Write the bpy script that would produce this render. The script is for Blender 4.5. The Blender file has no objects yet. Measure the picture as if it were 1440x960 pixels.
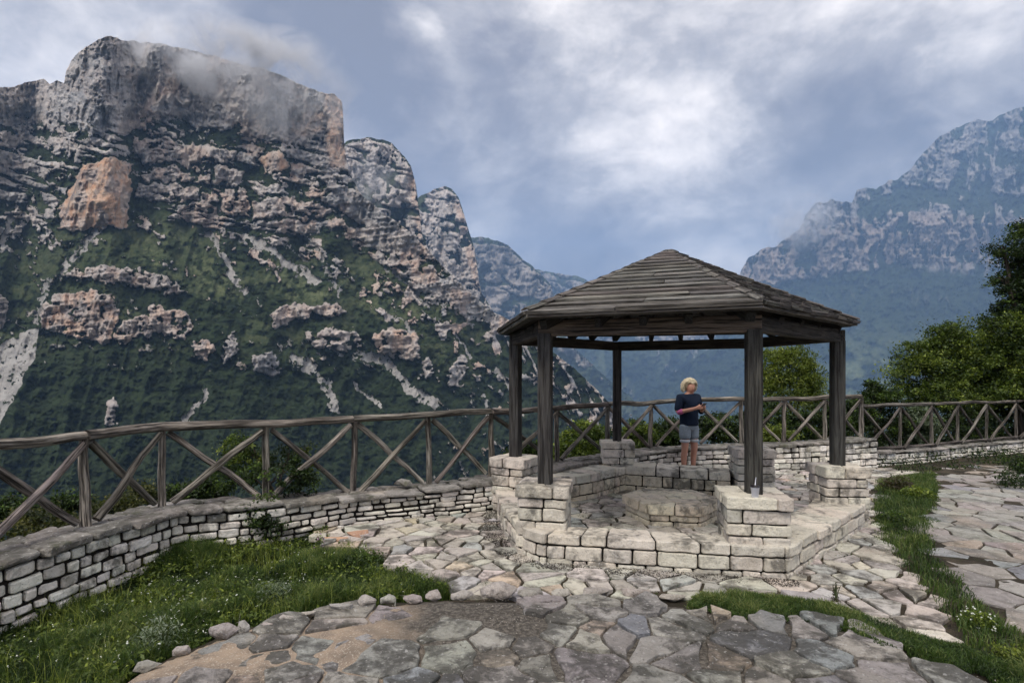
import bpy, bmesh, math, random
import numpy as np
from mathutils import Vector, Matrix, Quaternion, noise as mnoise
R = random.Random(11)
SC = bpy.context.scene
COL = SC.collection
F, HY, CX, CH = 780.0, 527.0, 720.0, 1.7     # focal length in px, horizon row, centre column, eye height


# ---------------------------------------------------------------- helpers
def at(px, py, Y):
    return Vector(((px - CX) * Y / F, Y, CH - (py - HY) * Y / F))

def gp(px, py, z=0.08):
    Y = (CH - z) * F / (py - HY)
    return ((px - CX) * Y / F, Y)

def clamp(x, a=0.0, b=1.0): return max(a, min(b, x))

def tag(o, label=None, cat=None, group=None, kind=None):
    if label: o['label'] = label
    if cat: o['category'] = cat
    if group: o['group'] = group
    if kind: o['kind'] = kind
    return o

def empty(name, loc, label=None, cat=None, group=None, rz=0):
    o = bpy.data.objects.new(name, None)
    COL.objects.link(o); o.location = loc; o.rotation_euler = (0, 0, rz)
    o.empty_display_size = 0.2
    return tag(o, label, cat, group)

class MB:
    """mesh builder: faces with a per-face tone colour and per-vertex grain coordinates"""
    def __init__(s): s.v = []; s.f = []; s.t = []; s.g = []; s.sm = []
    def add(s, vs, fs, tone=(1, 1, 1), gv=None, smooth=False):
        b = len(s.v)
        s.v.extend([tuple(p) for p in vs])
        s.g.extend([tuple(p) for p in (gv if gv is not None else vs)])
        for f in fs:
            s.f.append([b + i for i in f]); s.t.append(tone); s.sm.append(smooth)
    def build(s, name, mat, parent=None, loc=(0, 0, 0), rough=0, maxe=.06, zonly=False):
        me = bpy.data.meshes.new(name)
        off = Vector(parent_world(parent)) if parent else Vector(loc)
        me.from_pydata([(a - off.x, b - off.y, c - off.z) for a, b, c in s.v], [], s.f)
        ca = me.attributes.new('tone', 'FLOAT_COLOR', 'FACE')
        ca.data.foreach_set('color', [x for t in s.t for x in (t[0], t[1], t[2], 1.0)])
        ga = me.attributes.new('gv', 'FLOAT_VECTOR', 'POINT')
        ga.data.foreach_set('vector', [x for g in s.g for x in g])
        me.polygons.foreach_set('use_smooth', s.sm)
        if rough:      # chip and roughen hand-cut stone
            bm = bmesh.new(); bm.from_mesh(me)
            bmesh.ops.triangulate(bm, faces=[f for f in bm.faces if len(f.verts) > 4])
            for _ in range(2):
                es = [e for e in bm.edges if e.calc_length() > maxe]
                if es: bmesh.ops.subdivide_edges(bm, edges=es, cuts=1, use_grid_fill=True)
            bmesh.ops.triangulate(bm, faces=[f for f in bm.faces if len(f.verts) > 4])
            o_ = Vector(off)
            for v in bm.verts:
                p = v.co+o_; a = mnoise.noise_vector(p*9)*1.0+mnoise.noise_vector(p*23+Vector((7, 3, 1)))*.7
                if zonly: v.co.z += a.z*rough; v.co.x += a.x*rough*.6; v.co.y += a.y*rough*.6
                else: v.co += a*rough
            bm.to_mesh(me); bm.free()
        me.materials.append(mat); me.update()
        o = bpy.data.objects.new(name, me); COL.objects.link(o)
        if parent: o.parent = parent
        else: o.location = loc
        return o

def parent_world(p):
    v = Vector((0, 0, 0))
    while p is not None:
        v += p.location; p = p.parent
    return v

def tone_var(base=(1, 1, 1), v=.14, h=.03, r=R):
    k = 1 + r.uniform(-v, v)
    return tuple(c * k * (1 + r.uniform(-h, h)) for c in base)

def prism(mb, poly, z0, z1, bev=.012, tone=(1, 1, 1), bottom=True, cut=.18, zj=.0, topj=.0):
    """stone: plan polygon with cut corners, bevelled top and bottom"""
    n0 = len(poly)
    area = sum(poly[i][0] * poly[(i + 1) % n0][1] - poly[(i + 1) % n0][0] * poly[i][1] for i in range(n0))
    if area < 0: poly = poly[::-1]
    P = []
    for i in range(n0):
        a, b, c = Vector(poly[i - 1][:2]), Vector(poly[i][:2]), Vector(poly[(i + 1) % n0][:2])
        da, dc = (a - b), (c - b)
        la, lc = da.length, dc.length
        if la < 1e-5 or lc < 1e-5: continue
        k = min(bev * 1.6, la * cut, lc * cut)
        P.append(b + da / la * k); P.append(b + dc / lc * k)
    n = len(P)
    if n < 3: return
    cx = sum(p.x for p in P) / n; cy = sum(p.y for p in P) / n
    rad = sum((p - Vector((cx, cy))).length for p in P) / n
    k = clamp(1 - bev / max(rad, .02), .55, .98)
    ins = [(cx + (p.x - cx) * k, cy + (p.y - cy) * k) for p in P]
    h = z1 - z0; bz = min(bev, h * .3)
    tj = [R.uniform(-topj, topj) for _ in P]
    vs = []
    if bottom: vs += [(x, y, z0) for x, y in ins] + [(p.x, p.y, z0 + bz) for p in P]
    else: vs += [(p.x, p.y, z0) for p in P]
    sx, sy = R.uniform(-zj, zj), R.uniform(-zj, zj)
    vs += [(p.x, p.y, z1 - bz + tj[i] + sx * (p.x - cx) + sy * (p.y - cy)) for i, p in enumerate(P)]
    vs += [(x, y, z1 + tj[i] * .5 + sx * (x - cx) + sy * (y - cy)) for i, (x, y) in enumerate(ins)]
    rings = 4 if bottom else 3
    fs = []
    for r in range(rings - 1):
        for i in range(n):
            j = (i + 1) % n
            fs.append([r * n + i, r * n + j, (r + 1) * n + j, (r + 1) * n + i])
    fs.append([(rings - 1) * n + i for i in range(n)])
    if bottom: fs.append([i for i in range(n)][::-1])
    mb.add(vs, fs, tone)

def bar(mb, p0, p1, w, h, up=(0, 0, 1), tone=(1, 1, 1), bev=.006, twist=0.0):
    """squared timber from p0 to p1, w across, h along up"""
    p0, p1 = Vector(p0), Vector(p1)
    L = (p1 - p0).length; a = (p1 - p0) / L
    upv = Vector(up); s = a.cross(upv)
    if s.length < 1e-4: s = a.cross(Vector((0, 1, 0)))
    s.normalize(); u = s.cross(a).normalized()
    o = Vector((R.uniform(0, 50), R.uniform(0, 50), R.uniform(0, 50)))
    prof = [(-w/2+bev, -h/2), (w/2-bev, -h/2), (w/2, -h/2+bev), (w/2, h/2-bev), (w/2-bev, h/2), (-w/2+bev, h/2), (-w/2, h/2-bev), (-w/2, -h/2+bev)]
    m = max(1, int(L / .25)); vs = []; gv = []
    for k in range(m + 1):
        t = k / m
        j = 0 if k in (0, m) else .0015
        c = p0 + a * L * t + s * R.uniform(-j, j) + u * R.uniform(-j, j)
        for x, y in prof:
            vs.append(c + s * x + u * y); gv.append((L * t + o.x, x + o.y, y + o.z))
    fs = []
    for k in range(m):
        for i in range(8):
            j = (i + 1) % 8
            fs.append([k*8+i, k*8+j, (k+1)*8+j, (k+1)*8+i][::-1])
    fs.append(list(range(8))); fs.append([m*8+i for i in range(8)][::-1])
    # orient outward
    mb.add(vs, fs, tone, gv)

def tube(mb, pts, rads, n=10, tone=(1, 1, 1), rough=.12, cap=True, seed=None):
    pts = [Vector(p) for p in pts]; o = Vector((R.uniform(0, 50), R.uniform(0, 50), R.uniform(0, 50)))
    ph = R.uniform(0, 6.28); vs = []; gv = []; s = 0
    ref = Vector((0.13, 0.27, 1)).normalized()
    for k, p in enumerate(pts):
        a = (pts[min(k+1, len(pts)-1)] - pts[max(k-1, 0)]).normalized()
        if abs(a.dot(ref)) > .95: ref = Vector((1, .2, 0)).normalized()
        x = a.cross(ref).normalized(); y = a.cross(x).normalized()
        if k: s += (p - pts[k-1]).length
        for i in range(n):
            an = 2*math.pi*i/n
            q = mnoise.noise(Vector((s*1.2+o.x, math.cos(an)*1.1, math.sin(an)*1.1)))
            q2 = mnoise.noise(Vector((s*6+o.y, math.cos(an)*2.3, math.sin(an)*2.3+o.z)))
            r = rads[k] * (1 + rough*q*1.6 + rough*.7*q2)
            vs.append(p + x*math.cos(an)*r + y*math.sin(an)*r)
            gv.append((s+o.x, math.cos(an)*rads[k]+o.y, math.sin(an)*rads[k]+o.z))
    fs = []
    for k in range(len(pts)-1):
        for i in range(n):
            j = (i+1) % n
            fs.append([k*n+i, (k+1)*n+i, (k+1)*n+j, k*n+j][::-1])
    if cap:
        fs.append([i for i in range(n)]); fs.append([(len(pts)-1)*n+i for i in range(n)][::-1])
    mb.add(vs, fs, tone, gv, True)

def log(mb, p0, p1, r0, r1=None, n=9, wob=.02, seg=.12, tone=(1, 1, 1), rough=.14):
    p0, p1 = Vector(p0), Vector(p1); r1 = r1 or r0
    m = max(3, int((p1-p0).length/seg)); o = R.uniform(0, 99)
    pts = []; rr = []
    for k in range(m+1):
        t = k/m; e = math.sin(math.pi*t)
        d = Vector((mnoise.noise(Vector((o, t*2.2, 0))), mnoise.noise(Vector((o, 5, t*2.2))), mnoise.noise(Vector((t*2.2, o, 9)))))
        pts.append(p0.lerp(p1, t) + d*wob*2*min(1, e*2)); rr.append(r0+(r1-r0)*t)
    tube(mb, pts, rr, n, tone, rough)

# ---------------------------------------------------------------- materials
def new_mat(name):
    m = bpy.data.materials.new(name); m.use_nodes = True
    nt = m.node_tree; nt.nodes.clear()
    out = nt.nodes.new('ShaderNodeOutputMaterial')
    b = nt.nodes.new('ShaderNodeBsdfPrincipled')
    nt.links.new(b.outputs[0], out.inputs[0])
    return m, nt, b, out

class NT:
    def __init__(s, nt): s.nt = nt
    def n(s, t, **kw):
        x = s.nt.nodes.new(t)
        for k, v in kw.items(): setattr(x, k, v)
        return x
    def l(s, a, b): s.nt.links.new(a, b)
    def setin(s, node, i, v):
        if hasattr(v, 'is_linked') or hasattr(v, 'links'): s.l(v, node.inputs[i])
        else: node.inputs[i].default_value = v
    def math(s, op, a, b=0.0, c=None, cl=False):
        x = s.n('ShaderNodeMath', operation=op, use_clamp=cl)
        s.setin(x, 0, a); s.setin(x, 1, b)
        if c is not None: s.setin(x, 2, c)
        return x.outputs[0]
    def noise(s, vec, scale, detail=4, rough=.55, dist=0.0, lac=2.0):
        x = s.n('ShaderNodeTexNoise'); s.l(vec, x.inputs['Vector'])
        x.inputs['Scale'].default_value = scale; x.inputs['Detail'].default_value = detail
        x.inputs['Roughness'].default_value = rough; x.inputs['Distortion'].default_value = dist
        return x.outputs['Fac']
    def ramp(s, fac, a, b, lo=0.0, hi=1.0):
        x = s.n('ShaderNodeMapRange', interpolation_type='SMOOTHSTEP'); s.l(fac, x.inputs[0])
        x.inputs[1].default_value = a; x.inputs[2].default_value = b
        x.inputs[3].default_value = lo; x.inputs[4].default_value = hi
        return x.outputs[0]
    def mix(s, fac, a, b, bt='MIX'):
        x = s.n('ShaderNodeMix', data_type='RGBA', blend_type=bt)
        s.setin(x, 0, fac)
        for i, v in ((6, a), (7, b)):
            if isinstance(v, tuple): x.inputs[i].default_value = (v[0], v[1], v[2], 1)
            else: s.l(v, x.inputs[i])
        return x.outputs[2]
    def attr(s, name):
        x = s.n('ShaderNodeAttribute'); x.attribute_name = name
        return x
    def obj(s): return s.n('ShaderNodeTexCoord').outputs['Object']
    def scale(s, vec, sc):
        x = s.n('ShaderNodeVectorMath', operation='MULTIPLY'); s.l(vec, x.inputs[0]); x.inputs[1].default_value = sc
        return x.outputs[0]
    def bump(s, h, strength, dist, bsdf, prev=None):
        x = s.n('ShaderNodeBump'); x.inputs['Strength'].default_value = strength
        x.inputs['Distance'].default_value = dist; s.l(h, x.inputs['Height'])
        if prev: s.l(prev, x.inputs['Normal'])
        s.l(x.outputs[0], bsdf.inputs['Normal'])
        return x.outputs[0]

def mat_stone(name, base, stain=(.10, .095, .085), stain_lo=.50, stain_hi=.68, stain_amt=.8, speck=.6,
              warm=(.50, .38, .26), warm_amt=.35, bump=.7, rough=.85, moss=0.0, sc=1.0):
    m, nt, b, out = new_mat(name); N = NT(nt)
    oc = N.obj(); t = N.attr('tone')
    c = N.mix(1.0, base, t.outputs['Color'], 'MULTIPLY')
    big = N.noise(oc, 2.3*sc, 5, .6, .6)
    c = N.mix(N.math('MULTIPLY', N.ramp(N.noise(oc, 1.1*sc, 4, .6), .52, .72), warm_amt), c, warm)
    mid = N.noise(oc, 9*sc, 6, .65, .4)
    c = N.mix(N.ramp(mid, .3, .7, .0, .55), N.mix(.0, c, c), N.mix(1.0, c, (.60, .58, .56), 'MULTIPLY'))
    st = N.math('MULTIPLY', N.ramp(N.math('ADD', N.math('MULTIPLY', big, .6), N.math('MULTIPLY', mid, .4)), stain_lo, stain_hi), stain_amt)
    c = N.mix(st, c, stain)
    fine = N.noise(oc, 60*sc, 4, .7)
    c = N.mix(N.ramp(fine, .56, .68, 0, speck), c, N.mix(1.0, c, (.33, .32, .30), 'MULTIPLY'))
    c = N.mix(N.ramp(N.noise(oc, 34*sc, 3, .6), .60, .70, 0, .5), c, (.62, .60, .56))
    if moss:
        c = N.mix(N.math('MULTIPLY', N.ramp(N.noise(oc, 4.5*sc, 5, .7), .52, .66), moss), c, (.055, .065, .022))
    N.l(c, b.inputs['Base Color']); b.inputs['Roughness'].default_value = rough
    b.inputs['Specular IOR Level'].default_value = .3
    h = N.math('ADD', N.math('MULTIPLY', N.noise(oc, 14*sc, 8, .68, .3), 1.0), N.math('MULTIPLY', N.noise(oc, 45*sc, 6, .7), .45))
    N.bump(h, bump, .045, b)
    return m

def mat_wood(name, c1, c2, dark=(.02, .017, .014), bump=.7, streak=1.0, knots=True):
    m, nt, b, out = new_mat(name); N = NT(nt)
    g = N.attr('gv').outputs['Vector']; t = N.attr('tone')
    v = N.scale(g, (2.2, 62, 62)); v2 = N.scale(g, (9, 190, 190)); v3 = N.scale(g, (2.5, 16, 16))
    a = N.noise(v, 1.0, 5, .65, .35); f = N.noise(v2, 1.0, 4, .7, .2); w = N.noise(v3, 1.0, 4, .6, .5)
    c = N.mix(N.ramp(w, .35, .65), c1, c2)
    c = N.mix(1.0, c, t.outputs['Color'], 'MULTIPLY')
    c = N.mix(N.ramp(a, .50, .60, 0, .9 * streak), c, dark)
    c = N.mix(N.ramp(f, .45, .7, 0, .55), c, N.mix(1.0, c, (.4, .38, .36), 'MULTIPLY'))
    N.l(c, b.inputs['Base Color']); b.inputs['Roughness'].default_value = .82
    b.inputs['Specular IOR Level'].default_value = .25
    h = N.math('SUBTRACT', N.math('MULTIPLY', f, .4), N.ramp(a, .45, .62, 0, 1.0))
    N.bump(h, bump, .012, b)
    return m

def mat_leaf(name, c1, c2, c3, transl=.35, var=1.0):
    m, nt, b, out = new_mat(name); N = NT(nt)
    t = N.attr('tone'); oc = N.obj()
    sep = N.n('ShaderNodeSeparateColor'); N.l(t.outputs['Color'], sep.inputs[0])
    c = N.mix(N.ramp(sep.outputs[0], 0.0, .5), c1, c2)
    c = N.mix(N.ramp(sep.outputs[0], .5, 1.0), c, c3)
    N.l(c, b.inputs['Base Color']); b.inputs['Roughness'].default_value = .55
    b.inputs['Specular IOR Level'].default_value = .35
    tr = N.n('ShaderNodeBsdfTranslucent'); N.l(N.mix(1.0, c, (1.3, 1.4, .7), 'MULTIPLY'), tr.inputs[0])
    ms = N.n('ShaderNodeMixShader'); ms.inputs[0].default_value = transl
    N.l(b.outputs[0], ms.inputs[1]); N.l(tr.outputs[0], ms.inputs[2]); N.l(ms.outputs[0], out.inputs[0])
    return m

def mat_plain(name, col, rough=.7, nsc=0, namt=.3, spec=.3, bump=0):
    m, nt, b, out = new_mat(name); N = NT(nt)
    if nsc:
        f = N.noise(N.obj(), nsc, 5, .6)
        c = N.mix(N.ramp(f, .3, .7, 0, namt), col, tuple(x*.35 for x in col)); N.l(c, b.inputs['Base Color'])
        if bump: N.bump(f, bump, .01, b)
    else: b.inputs['Base Color'].default_value = (*col, 1)
    b.inputs['Roughness'].default_value = rough; b.inputs['Specular IOR Level'].default_value = spec
    return m

M = {}
M['cream'] = mat_stone('cream_limestone', (.70, .64, .54), stain=(.09, .085, .075), stain_lo=.49, stain_hi=.61, stain_amt=.75, speck=.65, warm_amt=.25, moss=.08)
M['white'] = mat_stone('dry_white_limestone', (.76, .72, .64), stain_lo=.50, stain_hi=.62, stain_amt=.8, speck=.65, warm_amt=.2, moss=.25)
M['coping'] = mat_stone('mossy_coping', (.30, .28, .25), stain=(.07, .065, .055), stain_lo=.42, stain_hi=.6, stain_amt=.8, moss=.5, warm_amt=.3)
M['flag'] = mat_stone('pale_flagstone', (.56, .52, .45), stain=(.07, .063, .055), stain_lo=.46, stain_hi=.60, stain_amt=.8, warm=(.46, .36, .25), warm_amt=.3, moss=.2)
M['flag_grey'] = mat_stone('grey_flagstone', (.37, .35, .315), stain=(.06, .056, .05), stain_lo=.45, stain_hi=.56, stain_amt=.8, warm=(.44, .38, .30), warm_amt=.35, speck=.7, moss=.12, bump=1.0)
M['flag_path'] = mat_stone('path_flagstone', (.335, .315, .285), stain=(.06, .055, .05), stain_lo=.46, stain_hi=.68, stain_amt=.6, warm_amt=.3, moss=.2)
M['red'] = mat_stone('reddish_slab', (.50, .31, .21), stain_lo=.55, stain_hi=.75, warm_amt=.2)
M['rock'] = mat_stone('rough_limestone_rock', (.50, .46, .41), stain=(.11, .10, .09), stain_lo=.46, stain_hi=.6, stain_amt=.7, moss=.12, bump=1.0, sc=1.6)
M['mortar'] = mat_plain('dark_joint_soil', (.022, .019, .016), .95, 30, .5, .1, .5)
M['timber'] = mat_wood('weathered_timber', (.082, .078, .070), (.046, .043, .040))
M['beam'] = mat_wood('brown_grey_beam', (.105, .088, .070), (.052, .045, .039))
M['shingle'] = mat_wood('weathered_roof_board', (.25, .235, .215), (.085, .08, .075), streak=.9)
M['log'] = mat_wood('weathered_log', (.34, .30, .255), (.115, .10, .084), bump=1.0)
M['bark'] = mat_wood('bark', (.10, .08, .06), (.05, .04, .03), bump=1.0)
# ---------------------------------------------------------------- numpy noise
def _h(ix, iy, seed):
    n = (ix.astype(np.int64) * 374761393 + iy.astype(np.int64) * 668265263 + seed * 974711) & 0xffffffff
    n = ((n ^ (n >> 13)) * 1274126177) & 0xffffffff
    n = n ^ (n >> 16)
    return (n & 0xffff) / 65535.0

def vnoise(x, y, seed=0):
    ix = np.floor(x); iy = np.floor(y); fx = x - ix; fy = y - iy
    fx = fx*fx*fx*(fx*(fx*6-15)+10); fy = fy*fy*fy*(fy*(fy*6-15)+10)
    a = _h(ix, iy, seed); b = _h(ix+1, iy, seed); c = _h(ix, iy+1, seed); d = _h(ix+1, iy+1, seed)
    return (a*(1-fx)+b*fx)*(1-fy) + (c*(1-fx)+d*fx)*fy

def fbm(x, y, seed=0, oct=5, g=.5):
    s = 0; a = 1; t = 0
    for o in range(oct):
        s = s + a*vnoise(x*2**o + 17.3*o, y*2**o - 9.1*o, seed+o*31); t += a; a *= g
    return s/t

def ridge(x, y, seed=0, oct=4, g=.55):
    s = 0; a = 1; t = 0
    for o in range(oct):
        s = s + a*(1-np.abs(2*vnoise(x*2**o+3.7*o, y*2**o+8.2*o, seed+o*57)-1)); t += a; a *= g
    return s/t

def sstep(x, a, b):
    t = np.clip((x-a)/(b-a), 0, 1); return t*t*(3-2*t)

def seg_dist(U, V, pts):
    d = np.full(U.shape, 1e9)
    for (x0, y0), (x1, y1) in zip(pts[:-1], pts[1:]):
        dx, dy = x1-x0, y1-y0
        t = np.clip(((U-x0)*dx+(V-y0)*dy)/(dx*dx+dy*dy+1e-9), 0, 1)
        d = np.minimum(d, np.hypot(U-x0-t*dx, V-y0-t*dy))
    return d

def poly_sd(U, V, poly):
    """signed distance, positive inside"""
    d = seg_dist(U, V, list(poly)+[poly[0]])
    ins = np.zeros(U.shape, bool)
    n = len(poly)
    for i in range(n):
        x0, y0 = poly[i]; x1, y1 = poly[(i+1) % n]
        if y0 == y1: continue
        c = ((y0 > V) != (y1 > V)) & (U < (x1-x0)*(V-y0)/(y1-y0)+x0)
        ins ^= c
    return np.where(ins, d, -d)

def blur_u(A, k):
    if k < 1: return A
    P = np.pad(A, ((0, 0), (k, k)), mode='edge'); c = np.cumsum(P, 1)
    c = np.concatenate([np.zeros((A.shape[0], 1)), c], 1)
    return (c[:, 2*k+1:] - c[:, :-2*k-1])/(2*k+1)

def mountain(name, sky, u0, u1, ybot, D0, maskf, du=1.35, dv=1.35, cliff=80, slope=40, amp=1.0, jag=2.0, seed=0, label=None, matn='mountain', back=.5):
    """a rock massif surveyed by bearing and elevation from the viewpoint; depth follows the steepness of each ledge and cliff"""
    a_, b_ = max(u0, -60), min(u1, 1500)
    U1 = np.concatenate([np.arange(u0, a_-.1, 5.0), np.arange(a_, b_+du, du), np.arange(b_+du+5, u1+5, 5.0)])
    sx = [p[0] for p in sky]; sy = [p[1] for p in sky]
    top = np.interp(U1, sx, sy)
    top = top + jag*(fbm(U1/9, U1*0+seed, seed, 4)-.5)*2 + jag*.8*(fbm(U1/40, U1*0+3, seed+5, 3)-.5)*2
    nr = int((ybot-min(sy))/dv)
    t = np.linspace(0, 1, nr)[:, None]
    V = np.maximum(ybot + (min(sy)-8-ybot)*t, top[None, :])
    U = np.repeat(U1[None, :], nr, 0)
    mk = maskf(U, V, top[None, :])
    rock, mead, scree, warm = [np.clip(x, 0, 1) for x in mk[:4]]
    bulge = mk[4] if len(mk) > 4 else 0
    # depth follows steepness, integrated upward on a regular grid of elevations
    vr = np.arange(ybot, min(sy)-12, -2.0); ur = np.arange(u0, u1+6, 3.0)
    Ur, Vr = np.meshgrid(ur, vr)
    rr_ = np.clip(maskf(Ur, Vr, np.interp(ur, sx, sy)[None, :])[0], 0, 1)
    rr_ = blur_u(blur_u(rr_, 5), 4)
    rr_ = blur_u(blur_u(rr_.T, 2), 2).T
    den = np.maximum(780*np.tan(np.radians(slope+(cliff-slope)*rr_))-(HY-Vr), 240)
    LG = np.cumsum(2.0/den, 0); LG = blur_u(LG, 3)
    fy = (ybot-V)/2.0; iy = np.clip(np.floor(fy).astype(int), 0, len(vr)-2); ty = fy-iy
    fx = (U-u0)/3.0; ix = np.clip(np.floor(fx).astype(int), 0, len(ur)-2); tx = fx-ix
    lg = (LG[iy, ix]*(1-tx)+LG[iy, ix+1]*tx)*(1-ty)+(LG[iy+1, ix]*(1-tx)+LG[iy+1, ix+1]*tx)*ty
    D = D0(U1)[None, :]*np.exp(lg)
    s = D/1000.0
    # relief in metres
    rug = ridge(U/75+V/260, V/190, seed+1, 4)
    D = D*(1-.075*amp*(rug-.5)) 
    D = D*(1-.022*amp*(ridge(U/24+V/90, V/60, seed+9, 4)-.5))
    sw = .25+.75*sstep(V, 205, 275) if matn == 'mountain' and amp == 1.0 else .25
    calm = 1-.72*np.clip(warm*1.5-.4, 0, 1)
    flute = ridge(U/7.5+fbm(U/30, V/30, seed+3, 3)*3, V/42, seed+2, 4)
    strata = fbm(U/90+V*0, (V+.12*U)/5.0, seed+12, 3)
    blocks = fbm(U/8, V/8, seed+13, 5, .6)
    D = D - rock*calm*s*amp*(22*(flute-.5)+17*(blocks-.5)+20*sw*(strata-.5)+10*(fbm(U/3.2, V/3.2, seed+14, 3, .6)-.5))
    D = D - rock*s*12*amp
    tr = fbm(U/4.4, V/3.6, seed+4, 4, .6)
    forest = np.clip(1-rock-mead*.8-scree, 0, 1)
    D = D - forest*s*(15*(tr-.5)+26*(fbm(U/14, V/10, seed+8, 3)-.5))
    D = D - mead*s*5*(fbm(U/7, V/6, seed+6, 4)-.5) + scree*s*4
    D = D - s*np.asarray(bulge)
    X = (U-CX)/F*D; Y = D; Z = CH - (V-HY)/F*D
    # back of the mountain, so that it is a solid body
    bk = []
    for q, dz in ((.02, .004), (.08, .05), (back*.5, .35), (back, .9)):
        sc = 1+q; yy = Y[-1]*sc
        bk.append((X[-1]*sc, yy, Z[-1]-dz*(Z[-1]-Z[0])))
    X = np.vstack([X]+[b[0][None] for b in bk]); Y = np.vstack([Y]+[b[1][None] for b in bk]); Z = np.vstack([Z]+[b[2][None] for b in bk])
    nb = len(bk); nrr = nr+nb; nc = len(U1)
    co = np.stack([X, Y, Z], -1).reshape(-1, 3).astype(np.float32)
    def ext(a): return np.vstack([a]+[a[-1:]]*nb)
    var = fbm(U/5, V/5, seed+20, 4, .6)
    colr = np.stack([ext(rock), ext(mead), ext(scree), ext(warm)], -1).reshape(-1, 4).astype(np.float32)
    idx = np.arange(nrr*nc).reshape(nrr, nc)
    quads = np.stack([idx[:-1, :-1], idx[:-1, 1:], idx[1:, 1:], idx[1:, :-1]], -1).reshape(-1, 4).astype(np.int32)
    me = bpy.data.meshes.new(name)
    me.vertices.add(len(co)); me.vertices.foreach_set('co', co.ravel())
    me.loops.add(quads.size); me.loops.foreach_set('vertex_index', quads.ravel())
    me.polygons.add(len(quads)); me.polygons.foreach_set('loop_start', np.arange(0, quads.size, 4, dtype=np.int32))
    me.polygons.foreach_set('loop_total', np.full(len(quads), 4, np.int32)) if False else None
    me.update(calc_edges=True)
    me.polygons.foreach_set('use_smooth', np.ones(len(quads), bool))
    ca = me.attributes.new('zone', 'FLOAT_COLOR', 'POINT'); ca.data.foreach_set('color', colr.ravel())
    fa = me.attributes.new('vary', 'FLOAT', 'POINT'); fa.data.foreach_set('value', ext(var).reshape(-1).astype(np.float32))
    me.materials.append(M[matn]); me.update()
    o = bpy.data.objects.new(name, me); COL.objects.link(o)
    tag(o, label, 'mountain', None, 'structure')
    MTOP[len(MTOP)] = (U1, V, D)
    return o
MTOP = {}

def mat_mountain(k=1.0, nm='mountain_rock_and_forest', dark=1.0):
    m, nt, b, out = new_mat(nm); N = NT(nt)
    oc = N.scale(N.obj(), (k, k, k)); z = N.attr('zone')
    sep = N.n('ShaderNodeSeparateColor'); N.l(z.outputs['Color'], sep.inputs[0])
    rock, mead, scree = sep.outputs[0], sep.outputs[1], sep.outputs[2]; warm = z.outputs['Alpha']
    n1 = N.noise(oc, .012, 6, .62, .5); n2 = N.noise(oc, .05, 6, .65, .3); n3 = N.noise(oc, .16, 5, .7)
    st = N.noise(N.scale(oc, (1, 1, .16)), .045, 6, .68, .4)      # dark water streaks down the faces
    lay = N.noise(N.scale(oc, (.15, .15, 1)), .05, 4, .6, .5)
    rc = N.mix(N.ramp(n1, .35, .65), (.38, .37, .365), (.60, .55, .505))
    rc = N.mix(warm, rc, N.mix(N.ramp(n2, .35, .65), (.58, .33, .20), (.62, .46, .34)))
    rc = N.mix(N.ramp(st, .50, .62, 0, .6), rc, (.14, .14, .145))
    rc = N.mix(N.ramp(lay, .55, .66, 0, .22), rc, (.13, .128, .125))
    rc = N.mix(N.ramp(n3, .56, .66, 0, .55), rc, (.08, .085, .07))
    rc = N.mix(1.0, rc, (dark, dark, dark), 'MULTIPLY')
    fc = N.mix(N.ramp(n2, .38, .62), (.010, .016, .007), (.034, .050, .021))
    fc = N.mix(N.ramp(n3, .5, .68, 0, .6), fc, (.044, .060, .028))
    mc = N.mix(N.ramp(n2, .35, .62), (.165, .185, .090), (.072, .092, .042))
    mc = N.mix(N.ramp(n3, .56, .64, 0, .8), mc, (.02, .032, .012))
    sc = N.mix(N.ramp(n2, .35, .65), (.44, .42, .39), (.30, .285, .265))
    sc = N.mix(N.ramp(n3, .57, .66, 0, .8), sc, (.06, .06, .045))
    c = N.mix(mead, fc, mc)
    c = N.mix(N.ramp(N.math('ADD', rock, N.math('MULTIPLY', N.math('SUBTRACT', n3, .5), .8*(k > 1)+.2)), .38, .62), c, rc)
    c = N.mix(N.ramp(N.math('ADD', scree, N.math('MULTIPLY', N.math('SUBTRACT', n3, .5), .8)), .35, .6), c, sc)
    N.l(c, b.inputs['Base Color']); b.inputs['Roughness'].default_value = .95
    b.inputs['Specular IOR Level'].default_value = .1
    h = N.math('ADD', N.math('MULTIPLY', n2, 1.0), N.math('MULTIPLY', n3, .45))
    N.bump(h, .8, 16.0, b)
    return m
M['mountain'] = mat_mountain(1.2)
M['mountain_far'] = mat_mountain(.42, 'far_mountain_rock_and_forest', .55)

def L(*a): return np.interp
def warp(U, V, s, a, seed): return U+(fbm(U/s, V/s, seed)-.5)*2*a, V+(fbm(U/s, V/s, seed+77)-.5)*2*a

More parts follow.
